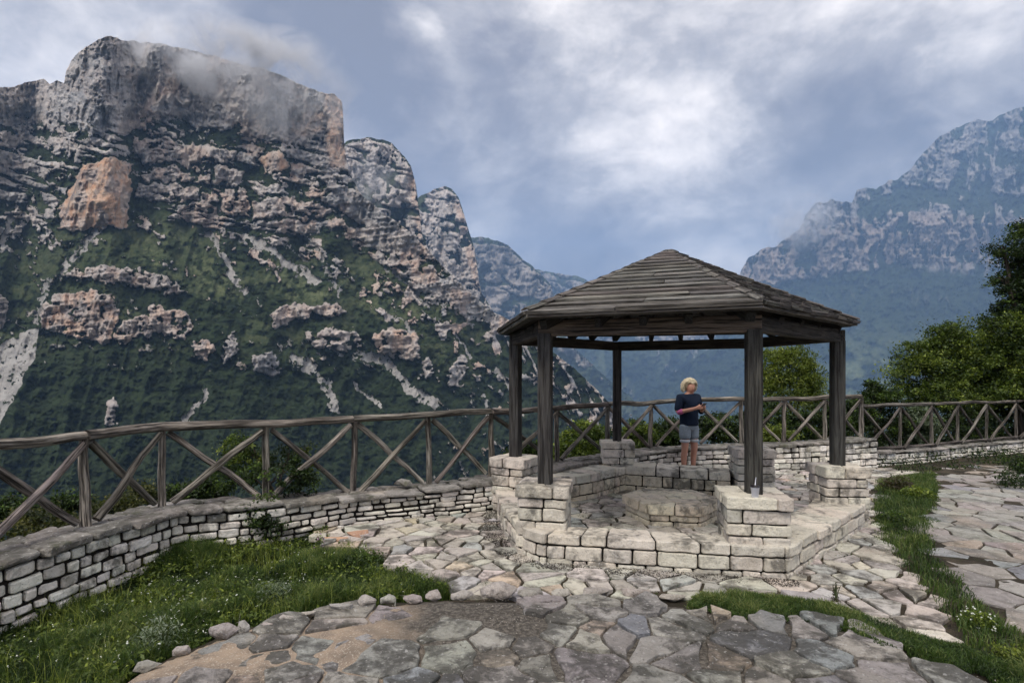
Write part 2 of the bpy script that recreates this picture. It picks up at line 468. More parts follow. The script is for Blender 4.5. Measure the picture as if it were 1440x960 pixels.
# --- the main massif on the left
SKY1 = [(-1200, 640), (-950, 480), (-700, 330), (-520, 250), (-380, 200), (-260, 170), (-120, 150), (-40, 135), (0, 122), (18, 121), (40, 116), (62, 111), (70, 118), (80, 113), (90, 118), (93, 100), (100, 84), (120, 66), (138, 54), (152, 51), (175, 56), (196, 58), (230, 62), (275, 72), (320, 84), (350, 94), (372, 97), (400, 108), (420, 118), (448, 128), (470, 132), (481, 143), (483, 170), (484, 205), (490, 238), (505, 270), (540, 300), (575, 325), (600, 350), (640, 392), (665, 415), (690, 436), (720, 452), (745, 466), (775, 492), (805, 515), (835, 545), (858, 570), (880, 610), (900, 650), (930, 700), (960, 740)]
CLIFFS1 = [
 # polygon, warmth, extra relief
 ([(80, 322), (98, 262), (118, 236), (150, 224), (182, 226), (186, 262), (176, 318), (130, 324)], 1.0, -4),
 ([(186, 190), (250, 198), (330, 212), (328, 232), (280, 226), (262, 236), (196, 232)], .3, 5),
 ([(200, 240), (246, 232), (270, 250), (255, 268), (205, 262)], .35, 4),
 ([(362, 228), (378, 212), (402, 218), (404, 238), (372, 242)], .85, 6),
 ([(300, 232), (345, 240), (342, 262), (300, 262)], .35, 5),
 ([(310, 265), (345, 262), (352, 305), (312, 300)], .45, 7),
 ([(354, 282), (400, 276), (448, 290), (478, 302), (440, 308), (400, 302), (356, 310)], .35, 6),
 ([(195, 258), (280, 262), (282, 282), (240, 286), (190, 276)], .25, 5),
 ([(86, 384), (130, 373), (180, 374), (232, 388), (262, 410), (240, 415), (190, 400), (120, 394)], .35, 6),
 ([(55, 432), (78, 416), (110, 409), (164, 412), (167, 452), (156, 486), (104, 472), (56, 462)], .65, 9),
 ([(158, 468), (186, 446), (218, 430), (262, 440), (272, 462), (262, 476), (204, 470), (168, 488)], .45, 7),
 ([(-40, 410), (10, 420), (14, 448), (0, 462), (-40, 470)], .4, 6),
 ([(378, 440), (398, 426), (440, 430), (478, 424), (488, 440), (420, 446), (386, 462)], .35, 5),
 ([(524, 472), (546, 460), (590, 474), (592, 496), (572, 506), (530, 497)], .6, 8),
 ([(432, 470), (462, 460), (505, 468), (514, 488), (482, 495), (440, 486)], .2, 6),
 ([(268, 482), (292, 478), (304, 492), (290, 503), (270, 496)], .5, 5),
 ([(312, 486), (326, 460), (334, 488), (326, 512), (314, 508)], .1, 6),
 ([(352, 500), (384, 492), (394, 516), (384, 530), (356, 520)], .1, 7),
 ([(590, 508), (604, 502), (608, 528), (594, 532)], .1, 5), ([(630, 520), (648, 500), (660, 508), (648, 540), (632, 545)], .1, 6),
 ([(150, 560), (162, 556), (166, 596), (152, 600)], .3, 8),
]
SCREES1 = [([(292, 330), (310, 352), (322, 378), (342, 410)], 4.5), ([(345, 332), (378, 350), (400, 370), (446, 394)], 6), ([(436, 336), (452, 366), (478, 414)], 3.5),
 ([(138, 322), (116, 346), (92, 372), (84, 388)], 4), ([(68, 392), (60, 420), (48, 452)], 4), ([(20, 300), (8, 330), (0, 350)], 5),
 ([(500, 500), (545, 505), (575, 545), (610, 568)], 6), ([(412, 502), (440, 520), (462, 548), (470, 575)], 7), ([(470, 488), (480, 500)], 3), ([(496, 540), (536, 572)], 3),
 ([(545, 378), (585, 410), (600, 430)], 3), ([(400, 340), (430, 366)], 2.5), ([(288, 548), (284, 566), (262, 592)], 4), ([(640, 470), (664, 506)], 2.5), ([(560, 440), (580, 470)], 2), ([(700, 520), (720, 545)], 4), ([(678, 560), (690, 590)], 3)]
MEADS1 = [([(206, 330), (228, 312), (262, 318), (292, 342), (318, 380), (338, 412), (342, 428), (300, 420), (262, 398), (214, 378), (192, 366)], .8),
 ([(370, 378), (402, 372), (440, 398), (470, 418), (440, 424), (390, 420), (372, 402)], .9),
 ([(468, 370), (512, 340), (560, 372), (600, 412), (660, 440), (700, 470), (690, 490), (620, 470), (560, 462), (540, 452), (500, 430), (470, 400)], .7),
 ([(575, 480), (620, 470), (660, 500), (680, 540), (650, 540), (610, 510)], .5), ([(100, 160), (180, 150), (220, 160), (200, 182), (120, 190)], .5), ([(330, 196), (420, 200), (470, 236), (400, 226)], .5)]

def mask1(U, V, top):
    u, v = warp(U, V, 22, 7, 3); u2, v2 = warp(U, V, 13, 8, 13); u2, v2 = u2+(fbm(U/4, V/4, 14, 3)-.5)*6, v2+(fbm(U/4, V/4, 15, 3)-.5)*6
    n = fbm(U/26, V/17, 41, 5, .6); nb = fbm(U/60, V/34+U/300, 43, 4)
    det = fbm(U/8, V/9, 47, 4, .6)
    diag = ridge((U*.75-V)/24+fbm(U/50, V/50, 49)*1.4, (U+V*.8)/110, 48, 4)
    # height of the cliff zone along the massif
    lim = np.interp(U, [-260, 0, 60, 120, 200, 300, 400, 480, 520, 700], [330, 300, 330, 250, 300, 330, 330, 340, 360, 470])
    hi = sstep(lim-V, -90, 120)
    rock = sstep(hi*.62+.35*n+.25*nb+.08*(det-.5)+.12*(diag-.5), .50, .62)
    big = [([(-260, 0), (70, 0), (96, 150), (60, 235), (20, 330), (-260, 380)], .3),
           ([(92, 40), (340, 40), (490, 120), (486, 262), (440, 236), (392, 214), (300, 196), (230, 186), (150, 186), (92, 250)], .0)]
    for p, w in big:
        s = sstep(poly_sd(u, v, p), -6, 12)
        rock = np.maximum(rock, s*sstep(n*.5+det*.5+.22*ridge(U/60, V/14, 71), .33, .44))
    ledge = sstep(ridge(U/140, (V-.16*U)/26+fbm(U/40, V/40, 5)*1.2, 51, 3), .62, .76)*sstep(V, 130, 200)
    rock = rock*(1-.85*ledge)
    st = fbm(U/70, (V-.20*U+10*fbm(U/30, V/60, 57, 3))/6.5, 59, 3)+.14*(fbm(U/6, V/6, 58, 3)-.5)
    mid = sstep(V, 150, 230)*sstep(470-U, -40, 60)
    rock = rock*(1-.9*mid*sstep(st, .50, .57))
    low = sstep(V-lim, 0, 120)
    spots = sstep(diag*.50+.55*det+.30*(n-.5)+.05*(1-low), .70, .75)*(1-.45*low)
    rock = np.maximum(rock, spots*.95)
    # pale broken spur running down to the right
    spur = seg_dist(u2, v2, [(470, 240), (520, 300), (575, 345), (625, 395), (665, 440)])
    rock = np.maximum(rock, sstep(34-spur, 0, 26)*sstep(det+.4*(diag-.5), .44, .58))
    low_spur = seg_dist(u2, v2, [(720, 480), (780, 520), (830, 570), (850, 600)])
    rock = np.maximum(rock, sstep(46-low_spur, 0, 30)*sstep(ridge(U/12-V/30, V/40, 77)+.3*(det-.5), .66, .76)*.95)
    warm = .14*sstep(n, .4, .6)+.38*sstep(fbm(U/34, V/30, 83, 4), .50, .62)*sstep(U, 150, 220)
    edge = sstep(poly_sd(u, v, [(452, 128), (486, 132), (486, 238), (462, 236)]), -3, 6); warm = np.maximum(warm, edge*.7); rock = np.maximum(rock, edge)
    rock = rock*(1-.0*U)
    bulge = 0*U
    # dark wooded belts under the cliffs
    for pts, w in [([(190, 405), (270, 430), (360, 470), (470, 452)], 15), ([(190, 340), (120, 362), (60, 380)], 14), ([(0, 500), (120, 500), (260, 500), (340, 530)], 10), ([(480, 340), (540, 380)], 9), ([(330, 330), (400, 360)], 5)]:
        d = seg_dist(u2, v2, pts); rock = rock*(1-sstep(w-d, 0, 6))
    base = sstep(V, 500, 560)*sstep(640-U, 0, 120)
    rock = rock*(1-.8*base)
    for p, w, b in CLIFFS1:
        sd = poly_sd(u2, v2, p)
        s = sstep(sd, -2.5, 2.5)
        holes = 1-.8*sstep(fbm(U/9, V/7, 91, 4), .60, .68)*(w < .9)
        rock = np.maximum(rock*(1-sstep(sd, -9, -2)), s*holes) if False else np.maximum(rock*(1-.7*sstep(sd+9, 0, 6)*(1-s)), s*holes)
        wn = sstep(fbm(U/16, V/22, 93, 3), .35, .65)
        warm = np.maximum(warm*(1-s), s*np.clip(w*(.45+.75*wn), 0, 1))
        bulge = bulge + sstep(sd, -4, 8)*b*.5
    mead = 0*U
    for p, w in MEADS1:
        mead = np.maximum(mead, w*sstep(poly_sd(u, v, p)+10*(n-.5), -5, 6)*sstep(fbm(U/8, V/6, 61, 5, .6), .40, .56))
    mead = np.maximum(mead, .5*sstep(n, .48, .58)*sstep(520-V, 0, 60)*sstep(V, 240, 300))
    mead = mead*(1-rock)
    scree = 0*U
    for pts, w in SCREES1:
        d = seg_dist(u2, v2, pts); s = sstep(w*1.0-d+5*(det-.5), -1.2, 1.4)*(1-.75*sstep(fbm(U/5, V/5, 97, 3), .60, .68)); scree = np.maximum(scree, s)
    fan = sstep(poly_sd(u, v, [(-60, 640), (-60, 520), (0, 492), (30, 466), (56, 460), (50, 500), (26, 545), (4, 590), (-20, 640)]), -2, 3)
    scree = np.maximum(scree, fan*(1-.8*sstep(fbm(U/6, V/6, 66, 3), .64, .7)))
    rock = rock*(1-scree)
    return rock, mead, scree, warm, bulge

mountain('mountain', SKY1, -1200, 950, 830, lambda u: np.interp(u, [-260, 0, 300, 600, 850, 950], [450, 450, 480, 620, 860, 980]), mask1, 1.25, 1.25, seed=100,
         label='large left rock massif with orange cliff face, grassy ledges and scree gullies')

def mask_tower(seed, warmside=None, veg=.5, treeline=None):
    def f(U, V, top):
        n = fbm(U/20, V/26, seed, 5, .6); det = fbm(U/7, V/9, seed+4, 4, .6)
        rock = sstep(.5*n+.5*det, .36, .46)
        rock = rock*(1-.8*sstep(ridge(U/80, (V-.2*U)/24, seed+6, 3), .74, .84))
        rock = rock*(1-.8*sstep(8-(V-top), 0, 6)*sstep(det, .45, .55))
        if treeline is not None:
            tl = np.interp(U, [p[0] for p in treeline], [p[1] for p in treeline])
            rock = rock*(1-sstep(V-tl, -14, 14)*(1-.55*sstep(det*.6+.4*n, .58, .66)))
        warm = .12+0*U
        if warmside: warm = np.maximum(warm, .55*sstep(warmside[2]-seg_dist(U, V, warmside[:2] and [warmside[0], warmside[1]]), 0, 8))
        mead = .5*sstep(n, .5, .6)*(1-rock)
        return rock, mead, 0*U, warm
    return f
mountain('mountain', [(440, 260), (478, 208), (486, 199), (505, 195), (520, 192), (540, 197), (556, 206), (568, 220), (578, 236), (585, 262), (590, 300), (594, 330), (610, 370), (640, 430), (680, 470), (700, 520)], 440, 700, 560,
         lambda u: 1500+0*u, mask_tower(200, ((577, 240), (590, 330), 9), treeline=[(400, 300), (500, 330), (600, 400), (700, 450)]), 1.25, 1.25, seed=210, slope=52, amp=1.1, label='rounded grey rock tower directly right of the main massif')
mountain('mountain', [(560, 310), (580, 284), (590, 276), (604, 270), (625, 262), (636, 266), (645, 278), (652, 300), (660, 326), (668, 352), (672, 380), (676, 410), (700, 450), (730, 490), (760, 560)], 560, 760, 620,
         lambda u: 2300+0*u, mask_tower(230, ((645, 290), (672, 400), 10), treeline=[(500, 330), (620, 400), (700, 480)]), 1.25, 1.25, seed=240, slope=52, amp=1.1, label='narrower second rock tower further down the gorge')
mountain('mountain', [(620, 345), (664, 332), (685, 333), (700, 338), (715, 346), (728, 358), (745, 372), (760, 384), (775, 402), (785, 440), (800, 480), (840, 520), (900, 570)], 620, 900, 660,
         lambda u: 4400+0*u, mask_tower(260, treeline=[(600, 430), (700, 440), (800, 500), (900, 560)]), 1.4, 1.4, seed=270, slope=48, amp=1.2, matn='mountain_far', label='hazy blue rock headland beyond the two towers')
mountain('mountain', [(700, 385), (740, 378), (770, 382), (800, 386), (820, 390), (838, 400), (880, 430), (950, 455), (1010, 440), (1060, 400), (1120, 370)], 700, 1120, 680,
         lambda u: 6200+0*u, mask_tower(290, treeline=[(700, 450), (800, 470), (900, 490), (1100, 470)]), 1.6, 1.6, seed=300, slope=44, amp=1.2, matn='mountain_far', label='farthest pale blue wall closing the end of the gorge')

# --- the long hazy mountain on the right
SKY6 = [(855, 600), (900, 562), (935, 535), (955, 520), (1000, 488), (1020, 440), (1036, 400), (1042, 378), (1052, 360), (1072, 352), (1092, 346), (1112, 330), (1124, 322), (1132, 304), (1146, 285), (1170, 281), (1198, 284), (1205, 268), (1222, 263), (1232, 266), (1250, 254), (1262, 252), (1280, 240), (1300, 212), (1320, 193), (1345, 180), (1372, 170), (1395, 170), (1412, 160), (1440, 150), (1500, 130), (1580, 120), (1700, 100), (1900, 130), (2150, 240), (2450, 430)]
def mask6(U, V, top):
    u, v = warp(U, V, 26, 9, 5); n = fbm(U/30, V/22, 331, 5, .6); det = fbm(U/8, V/10, 335, 4, .6)
    col = ridge(U/11+fbm(U/30, V/30, 3)*2, V/60, 338, 4)
    line = np.interp(U, [900, 1040, 1120, 1200, 1300, 1440, 1700], [560, 400, 380, 372, 382, 392, 400])
    hi = sstep(line-V, -30, 30)
    rock = hi*sstep(.45*n+.14*det+.38*(col-.4), .27, .50)*.9
    bd1 = np.interp(U, [1080, 1200, 1300, 1440, 1700], [352, 330, 318, 330, 330])
    band = sstep(44-np.abs(v-bd1-14), 0, 16)*sstep(det*.4+.45*col+.3*(n-.5), .38, .48)
    bd2 = np.interp(U, [1080, 1200, 1300, 1440, 1700], [372, 300, 272, 285, 290])
    vegb = sstep(13-np.abs(v-bd2), 0, 8)*sstep(n, .38, .5)
    rock = np.maximum(rock*(1-.85*vegb), band*.98)
    tops = sstep(poly_sd(u, v, [(1128, 330), (1146, 280), (1205, 264), (1215, 330), (1180, 350)]), -5, 8)
    rock = np.maximum(rock, tops*sstep(det+.3*col, .5, .7))
    rock = np.maximum(rock, sstep(V-line, 0, 30)*sstep(90-(V-line), 0, 50)*sstep(.6*col+.4*det+.3*(n-.5), .64, .72)*.45)
    mead = .95*sstep(V, 430, 530)*sstep(U, 1060, 1130)*sstep(fbm(U/30-V/40, V/20, 351, 4), .40, .58)*(1-rock)
    warm = .32*band+.05
    return rock, mead, 0*U, warm
mountain('mountain', SKY6, 855, 2450, 700, lambda u: np.interp(u, [855, 1000, 1200, 1440, 1700], [5600, 4900, 3900, 3300, 3100]), mask6, 1.4, 1.4, seed=360, slope=38, amp=1.3, jag=3, matn='mountain_far',
         label='long blue mountain wall on the right with a pale cliff band above forest')

# ---------------------------------------------------------------- ground sheet
FENCE = [(-6, -60), (-4.2, -4), (-4.0, 1.0), (-3.85, 2.6)]
POSTPX = [(-45, 3.72, 629), (120, 4.58, 612), (228, 5.33, 599), (375, 5.8, 596), (497, 6.5, 589), (603, 6.8, 583), (691, 7.13, 578), (782, 8.2, 574), (854, 9.0, 568),
          (916, 9.75, 565), (978, 10.1, 562), (1042, 10.2, 561), (1102, 10.2, 561), (1160, 10.4, 559), (1211, 10.7, 557)]
POSTS = [((px-CX)*Y/F, Y, CH-(py-HY)*Y/F) for px, Y, py in POSTPX]
FENCE += [(p[0], p[1]) for p in POSTS] + [(7.6, 11.0), (9.3, 11.8), (12.0, 13.0), (16.5, 14.6), (30, 19), (80, 40), (400, 150)]
FN = np.array(FENCE)
def beyond(x, y):
    """signed distance past the fence line (positive on the gorge side)"""
    x = np.asarray(x, float); y = np.asarray(y, float); best = np.full(x.shape, 1e9); sg = np.ones(x.shape)
    for a, b in zip(FN[:-1], FN[1:]):
        dx, dy = b-a; t = np.clip(((x-a[0])*dx+(y-a[1])*dy)/(dx*dx+dy*dy), 0, 1)
        qx, qy = x-a[0]-t*dx, y-a[1]-t*dy; d = np.hypot(qx, qy)
        s = np.where(dx*(y-a[1])-dy*(x-a[0]) > 0, 1.0, -1.0)
        m = d < best-1e-9; best = np.where(m, d, best); sg = np.where(m, s, sg)
    return best*sg
TERR = [(150, 975), (205, 938), (250, 917), (310, 893), (360, 876), (430, 864), (500, 852), (560, 845), (620, 838), (720, 838), (800, 840), (900, 840), (985, 848), (1050, 862), (1130, 868), (1200, 880), (1260, 905), (1330, 935), (1440, 962), (1600, 1000)]
TW = [gp(a, b, .13) for a, b in TERR]
TW = [(-2.4, 1.0), (-2.1, 2.2)] + TW
TERRACE = TW + [(4, .5), (4, -2.5), (-2.4, -2.5)]
LAWN = [gp(*p, .02) for p in [(0, 980), (0, 885), (60, 855), (160, 812), (300, 785), (430, 752), (470, 752), (530, 772), (580, 795), (620, 815), (690, 830), (650, 842), (560, 845), (440, 864), (330, 883), (210, 938), (150, 980)]]
LAWN = [(-4.0, -2), (-3.9, 2.4)] + LAWN[1:] + [(-2.3, 1.0), (-2.5, -2)]
def ground_z(x, y):
    x = np.asarray(x, float); y = np.asarray(y, float)
    z = np.interp(y, [3, 5, 9.5, 14], [.08, .08, .0, -.05])-.020
    lw = sstep(poly_sd(x, y, LAWN), -.25, .25); z = z*(1-lw)+(-.04)*lw
    tr = sstep(poly_sd(x, y, TERRACE), -.06, .05); z = z*(1-tr)+(.07)*tr
    z = np.where(y < -4, z+np.minimum(-(y+4)*.12, 40), z)
    d = beyond(x, y)
    k = np.interp(x, [-5, 3, 8, 14, 30], [.85, .55, .16, .12, .1])
    dd = np.clip(d-.35, 0, None)
    drop = dd*k + np.clip(dd-9, 0, None)*.7
    drop = np.minimum(drop, 420)
    return z-drop

def build_ground():
    rad = np.concatenate([[0.0], np.geomspace(.25, 9000, 200)]); na = 420
    an = np.linspace(0, 2*np.pi, na, endpoint=False)
    RR, AA = np.meshgrid(rad, an, indexing='ij'); X = RR*np.sin(AA); Y = RR*np.cos(AA)+3
    Z = ground_z(X, Y)+(fbm(X*1.5+50, Y*1.5+50, 7, 4)-.5)*.035*(RR < 60)
    Z = Z+np.where(RR > 60, (fbm(X/60, Y/60, 8, 4)-.5)*np.minimum(RR*.05, 25), 0)
    co = np.stack([X, Y, Z], -1).reshape(-1, 3)
    fs = []
    for i in range(len(rad)-1):
        for j in range(na):
            k = (j+1) % na
            fs.append((i*na+j, (i+1)*na+j, (i+1)*na+k, i*na+k)[::-1])
    me = bpy.data.meshes.new('ground'); me.from_pydata(co.tolist(), [], fs); me.update()
    me.polygons.foreach_set('use_smooth', [True]*len(fs))
    m, nt, b, out = new_mat('soil_and_moss'); N = NT(nt); oc = N.obj()
    sep = N.n('ShaderNodeSeparateXYZ'); N.l(oc, sep.inputs[0])
    n = N.noise(oc, 3, 6, .65); n2 = N.noise(oc, 22, 6, .7); n3 = N.noise(oc, 90, 3, .7)
    c = N.mix(N.ramp(n, .4, .62), (.030, .025, .018), (.070, .056, .040))
    c = N.mix(N.ramp(n2, .52, .66, 0, .75), c, (.030, .040, .014))
    c = N.mix(N.ramp(n3, .62, .70, 0, .6), c, (.17, .155, .13))
    far = N.ramp(sep.outputs[1], 14, 20)
    zl = N.ramp(sep.outputs[2], -.9, -.25, 1, 0)
    c = N.mix(N.math('MAXIMUM', far, zl), c, (.022, .033, .013))
    N.l(c, b.inputs['Base Color']); b.inputs['Roughness'].default_value = .95; b.inputs['Specular IOR Level'].default_value = .15
    N.bump(N.math('ADD', n2, N.math('MULTIPLY', n3, .4)), .8, .02, b)
    me.materials.append(m)
    o = bpy.data.objects.new('ground', me); COL.objects.link(o)
    tag(o, 'dark soil ground under the paving, falling away beyond the fence', 'ground', None, 'structure')
build_ground()
# ---------------------------------------------------------------- paving
def inpoly(x, y, poly):
    ins = False; n = len(poly)
    for i in range(n):
        x0, y0 = poly[i]; x1, y1 = poly[(i+1) % n]
        if (y0 > y) != (y1 > y) and x < (x1-x0)*(y-y0)/(y1-y0)+x0: ins = not ins
    return ins
def base_top(x, y): return float(np.interp(y, [3, 5, 9.5, 14], [.08, .08, .0, -.05]))
STRIP_PX = [(1238, 672), (1310, 660), (1312, 690), (1296, 740), (1312, 790), (1352, 838), (1400, 880), (1440, 905), (1500, 930), (1500, 990), (1440, 962), (1392, 936), (1352, 884), (1322, 846), (1284, 806), (1256, 768), (1236, 722)]
STRIP = [gp(a, b, .05) for a, b in STRIP_PX]
STRIP2_PX = [(975, 852), (990, 838), (1040, 834), (1090, 842), (1150, 846), (1200, 862), (1260, 884), (1330, 905), (1400, 925), (1500, 950), (1500, 985), (1400, 950), (1330, 932), (1270, 908), (1200, 884), (1120, 870), (1050, 864)]
STRIP2 = [gp(a, b, .09) for a, b in STRIP2_PX]
PATHP = [gp(a, b, .03) for a, b in [(1310, 660), (1330, 655), (1440, 645)]] + [(13, 10.8), (16, 12.3), (18, 12), (18, 2), (3.6, 2.0)] + [gp(a, b, .05) for a, b in [(1500, 930), (1440, 905), (1400, 880), (1352, 838), (1312, 790), (1296, 740), (1312, 690)]]
PAVE = [gp(a, b, .06) for a, b in [(480, 770), (430, 750), (560, 715), (690, 715)]] + [(0.0, 6.9), (.9, 8.3), (2.0, 9.3), (3.4, 9.75), (5, 9.9), (6.7, 10.3), (7.2, 9.9)] + \
       [gp(a, b, .05) for a, b in [(1262, 668), (1238, 680), (1236, 722), (1256, 768), (1284, 806), (1322, 846), (1352, 884), (1392, 936), (1330, 920), (1260, 900), (1200, 875), (1120, 862), (1000, 852), (900, 845), (800, 845), (700, 842), (620, 815), (560, 792), (520, 775)]]

def cells(x0, x1, y0, y1, sp, jit, seed, gap, drop=0.0, aniso=1.0):
    rr = random.Random(seed); g = {}
    nx, ny = int((x1-x0)/sp)+1, int((y1-y0)/sp)+1
    for i in range(-1, nx+1):
        for j in range(-1, ny+1):
            if rr.random() < drop: continue
            g[(i, j)] = (x0+(i+.5+(j % 2)*.5*0+rr.uniform(-jit, jit))*sp, y0+(j+.5+rr.uniform(-jit, jit))*sp)
    out = []
    for (i, j), (px, py) in g.items():
        poly = [(px-sp*1.6, py-sp*1.6), (px+sp*1.6, py-sp*1.6), (px+sp*1.6, py+sp*1.6), (px-sp*1.6, py+sp*1.6)]
        for a in range(-3, 4):
            for b in range(-3, 4):
                q = g.get((i+a, j+b))
                if q is None or (a == 0 and b == 0): continue
                dx, dy = q[0]-px, q[1]-py; L = math.hypot(dx, dy)
                if L < 1e-6: continue
                c = L/2-gap/2; nxx, nyy = dx/L, dy/L
                new = []
                for k in range(len(poly)):
                    A, B = poly[k-1], poly[k]
                    da = (A[0]-px)*nxx+(A[1]-py)*nyy-c; db = (B[0]-px)*nxx+(B[1]-py)*nyy-c
                    if da <= 0 and db <= 0: new.append(B)
                    elif da <= 0 < db or db <= 0 < da:
                        t = da/(da-db); P = (A[0]+(B[0]-A[0])*t, A[1]+(B[1]-A[1])*t)
                        new.append(P)
                        if db <= 0: new.append(B)
                poly = new
                if len(poly) < 3: break
            if len(poly) < 3: break
        if len(poly) >= 3: out.append(((px, py), poly))
    return out

def wiggle(poly, amt, sub=.11):
    """break straight edges into hand-cut ones"""
    out = []
    for i in range(len(poly)):
        a, b = poly[i], poly[(i+1) % len(poly)]
        L = math.hypot(b[0]-a[0], b[1]-a[1])
        out.append(a)
        n = int(L/sub)
        for k in range(1, n+1):
            t = k/(n+1)
            if L < 1e-4: break
            nx, ny = (b[1]-a[1])/L, -(b[0]-a[0])/L
            q = R.uniform(-amt, amt*.3)
            out.append((a[0]+(b[0]-a[0])*t-nx*q*-1, a[1]+(b[1]-a[1])*t-ny*q*-1))
    return out

def pave(name, label, region, excl, bbox, sp, jit, seed, gap, mat, top, bev, wig, tb, drop=0.0, hj=.006, skip=0.0, cat='paving'):
    mb = MB(); rr = random.Random(seed)
    for (px, py), poly in cells(*bbox, sp, jit, seed, gap, drop):
        if not inpoly(px, py, region) or any(inpoly(px, py, e) for e in excl): continue
        if rr.random() < skip: continue
        if name == 'terrace' and px < .1 and py > 2.6 and rr.random() < .75*(1-clamp((float(poly_sd(np.array([px]), np.array([py]), TERRACE)[0])-.18)/.35)): continue
        zt = top(px, py)+rr.uniform(-hj, hj)
        gw = mnoise.noise(Vector((px*1.4, py*1.4, seed)))
        col = tone_var(tb, .20, .05)
        if rr.random() < .05: col = (col[0]*1.08, col[1]*.95, col[2]*.84)
        if rr.random() < .12: col = (col[0]*.86, col[1]*.92, col[2]*1.02)
        prism(mb, wiggle(poly, wig), zt-.07+.02*gw, zt, bev, col, bottom=False, cut=.25, zj=.02, topj=.003)
    o = mb.build(name, mat, rough=.004 if name != 'terrace' else .0075, maxe=.09, zonly=True)
    tag(o, label, cat, None, 'structure')
    return o
pave('pavement', 'pale crazy paving round and inside the gazebo', PAVE, [STRIP, STRIP2, TERRACE], (-3.5, 8.5, 2.4, 11), .20, .50, 5, .024, M['flag'], base_top, .004, .016, (1, 1, 1), hj=.006, drop=.20)
def path_top(x, y): return base_top(x, y)-.01+float(np.interp(x, [5, 14], [0, -.02]))
pave('path', 'grey crazy paved path right of the grass strip', PATHP, [STRIP, STRIP2, TERRACE], (3, 18.5, 2, 13), .27, .50, 8, .017, M['flag_path'], path_top, .004, .014, (1, 1, 1), drop=.25, cat='path')
def terr_top(x, y): return .124+.012*mnoise.noise(Vector((x*1.1, y*1.1, 3)))
pave('terrace', 'rough grey flagstone terrace in the foreground', TERRACE, [STRIP2, STRIP], (-2.6, 5.6, -2.6, 4.6), .215, .50, 21, .018, M['flag_grey'], terr_top, .005, .022, (1, 1, 1), drop=.34, hj=.010, skip=.03, cat='terrace')

# loose sand and grit on the terrace (a bare patch along its left edge)
m, nt, b, out = new_mat('sandy_grit'); N = NT(nt); oc = N.obj()
c = N.mix(N.ramp(N.noise(oc, 5, 5, .6), .35, .65), (.33, .25, .175), (.20, .155, .115)); c = N.mix(N.ramp(N.noise(oc, 90, 3, .7), .55, .65), c, (.45, .40, .33))
c = N.mix(N.ramp(N.noise(oc, 2.5, 5, .7), .56, .66), c, (.05, .045, .035))
sx_ = N.n('ShaderNodeSeparateXYZ'); N.l(oc, sx_.inputs[0])
dk = N.mix(N.ramp(N.noise(oc, 40, 4, .7), .4, .65), (.045, .038, .030), (.15, .132, .108))
c = N.mix(N.ramp(N.math('ADD', sx_.outputs[0], N.math('MULTIPLY', N.noise(oc, 1.8, 4, .6), 1.6)), -.15, .45), c, dk)
N.l(c, b.inputs['Base Color']); b.inputs['Roughness'].default_value = .95
N.bump(N.math('ADD', N.noise(oc, 30, 5, .7), N.math('MULTIPLY', N.noise(oc, 120, 3, .7), .5)), .8, .012, b)
M['sand'] = m
def sheet(name, poly, res, zf, mat, label, cat, thick_edge=.0):
    xs = [p[0] for p in poly]; ys = [p[1] for p in poly]
    X, Y = np.meshgrid(np.arange(min(xs), max(xs)+res, res), np.arange(min(ys), max(ys)+res, res))
    s = poly_sd(X, Y, poly); Z = zf(X, Y, s)
    nr, nc = X.shape; vs = np.stack([X, Y, Z], -1).reshape(-1, 3); fs = []
    for i in range(nr-1):
        for j in range(nc-1):
            if max(s[i, j], s[i+1, j], s[i, j+1], s[i+1, j+1]) > -.02: fs.append((i*nc+j, i*nc+j+1, (i+1)*nc+j+1, (i+1)*nc+j))
    me = bpy.data.meshes.new(name); me.from_pydata(vs.tolist(), [], fs); me.materials.append(mat); me.update()
    me.polygons.foreach_set('use_smooth', [True]*len(fs))
    o = bpy.data.objects.new(name, me); COL.objects.link(o); return tag(o, label, cat, None, 'structure')
sheet('sandy_ground', TERRACE, .03, lambda X, Y, s: .080+.040*np.clip(s*12, -1, 1)*.5+.012*(fbm(X*3+9, Y*3, 61, 4)-.5)*2+.014*sstep(.75-np.abs(s-.25), 0, .5)*sstep(X, .4, -.6), M['sand'],
      'sandy grit between the foreground flagstones', 'ground')

# ---------------------------------------------------------------- masonry walls
def path_eval(pts, s):
    for a, b in zip(pts[:-1], pts[1:]):
        L = math.hypot(b[0]-a[0], b[1]-a[1])
        if s <= L or (b is pts[-1]):
            t = s/L; return tuple(a[i]+(b[i]-a[i])*t for i in range(len(a)))
        s -= L
def path_len(pts): return sum(math.hypot(b[0]-a[0], b[1]-a[1]) for a, b in zip(pts[:-1], pts[1:]))
def resample(pts, step):
    L = path_len(pts); n = max(2, int(L/step)); return [path_eval(pts, L*i/n) for i in range(n+1)]
def offset_path(pts, d):
    """offset to the right of the direction of travel"""
    out = []
    for i, p in enumerate(pts):
        a = pts[max(i-1, 0)]; b = pts[min(i+1, len(pts)-1)]
        dx, dy = b[0]-a[0], b[1]-a[1]; L = math.hypot(dx, dy)
        out.append((p[0]+dy/L*d, p[1]-dx/L*d)+tuple(p[2:]))
    return out
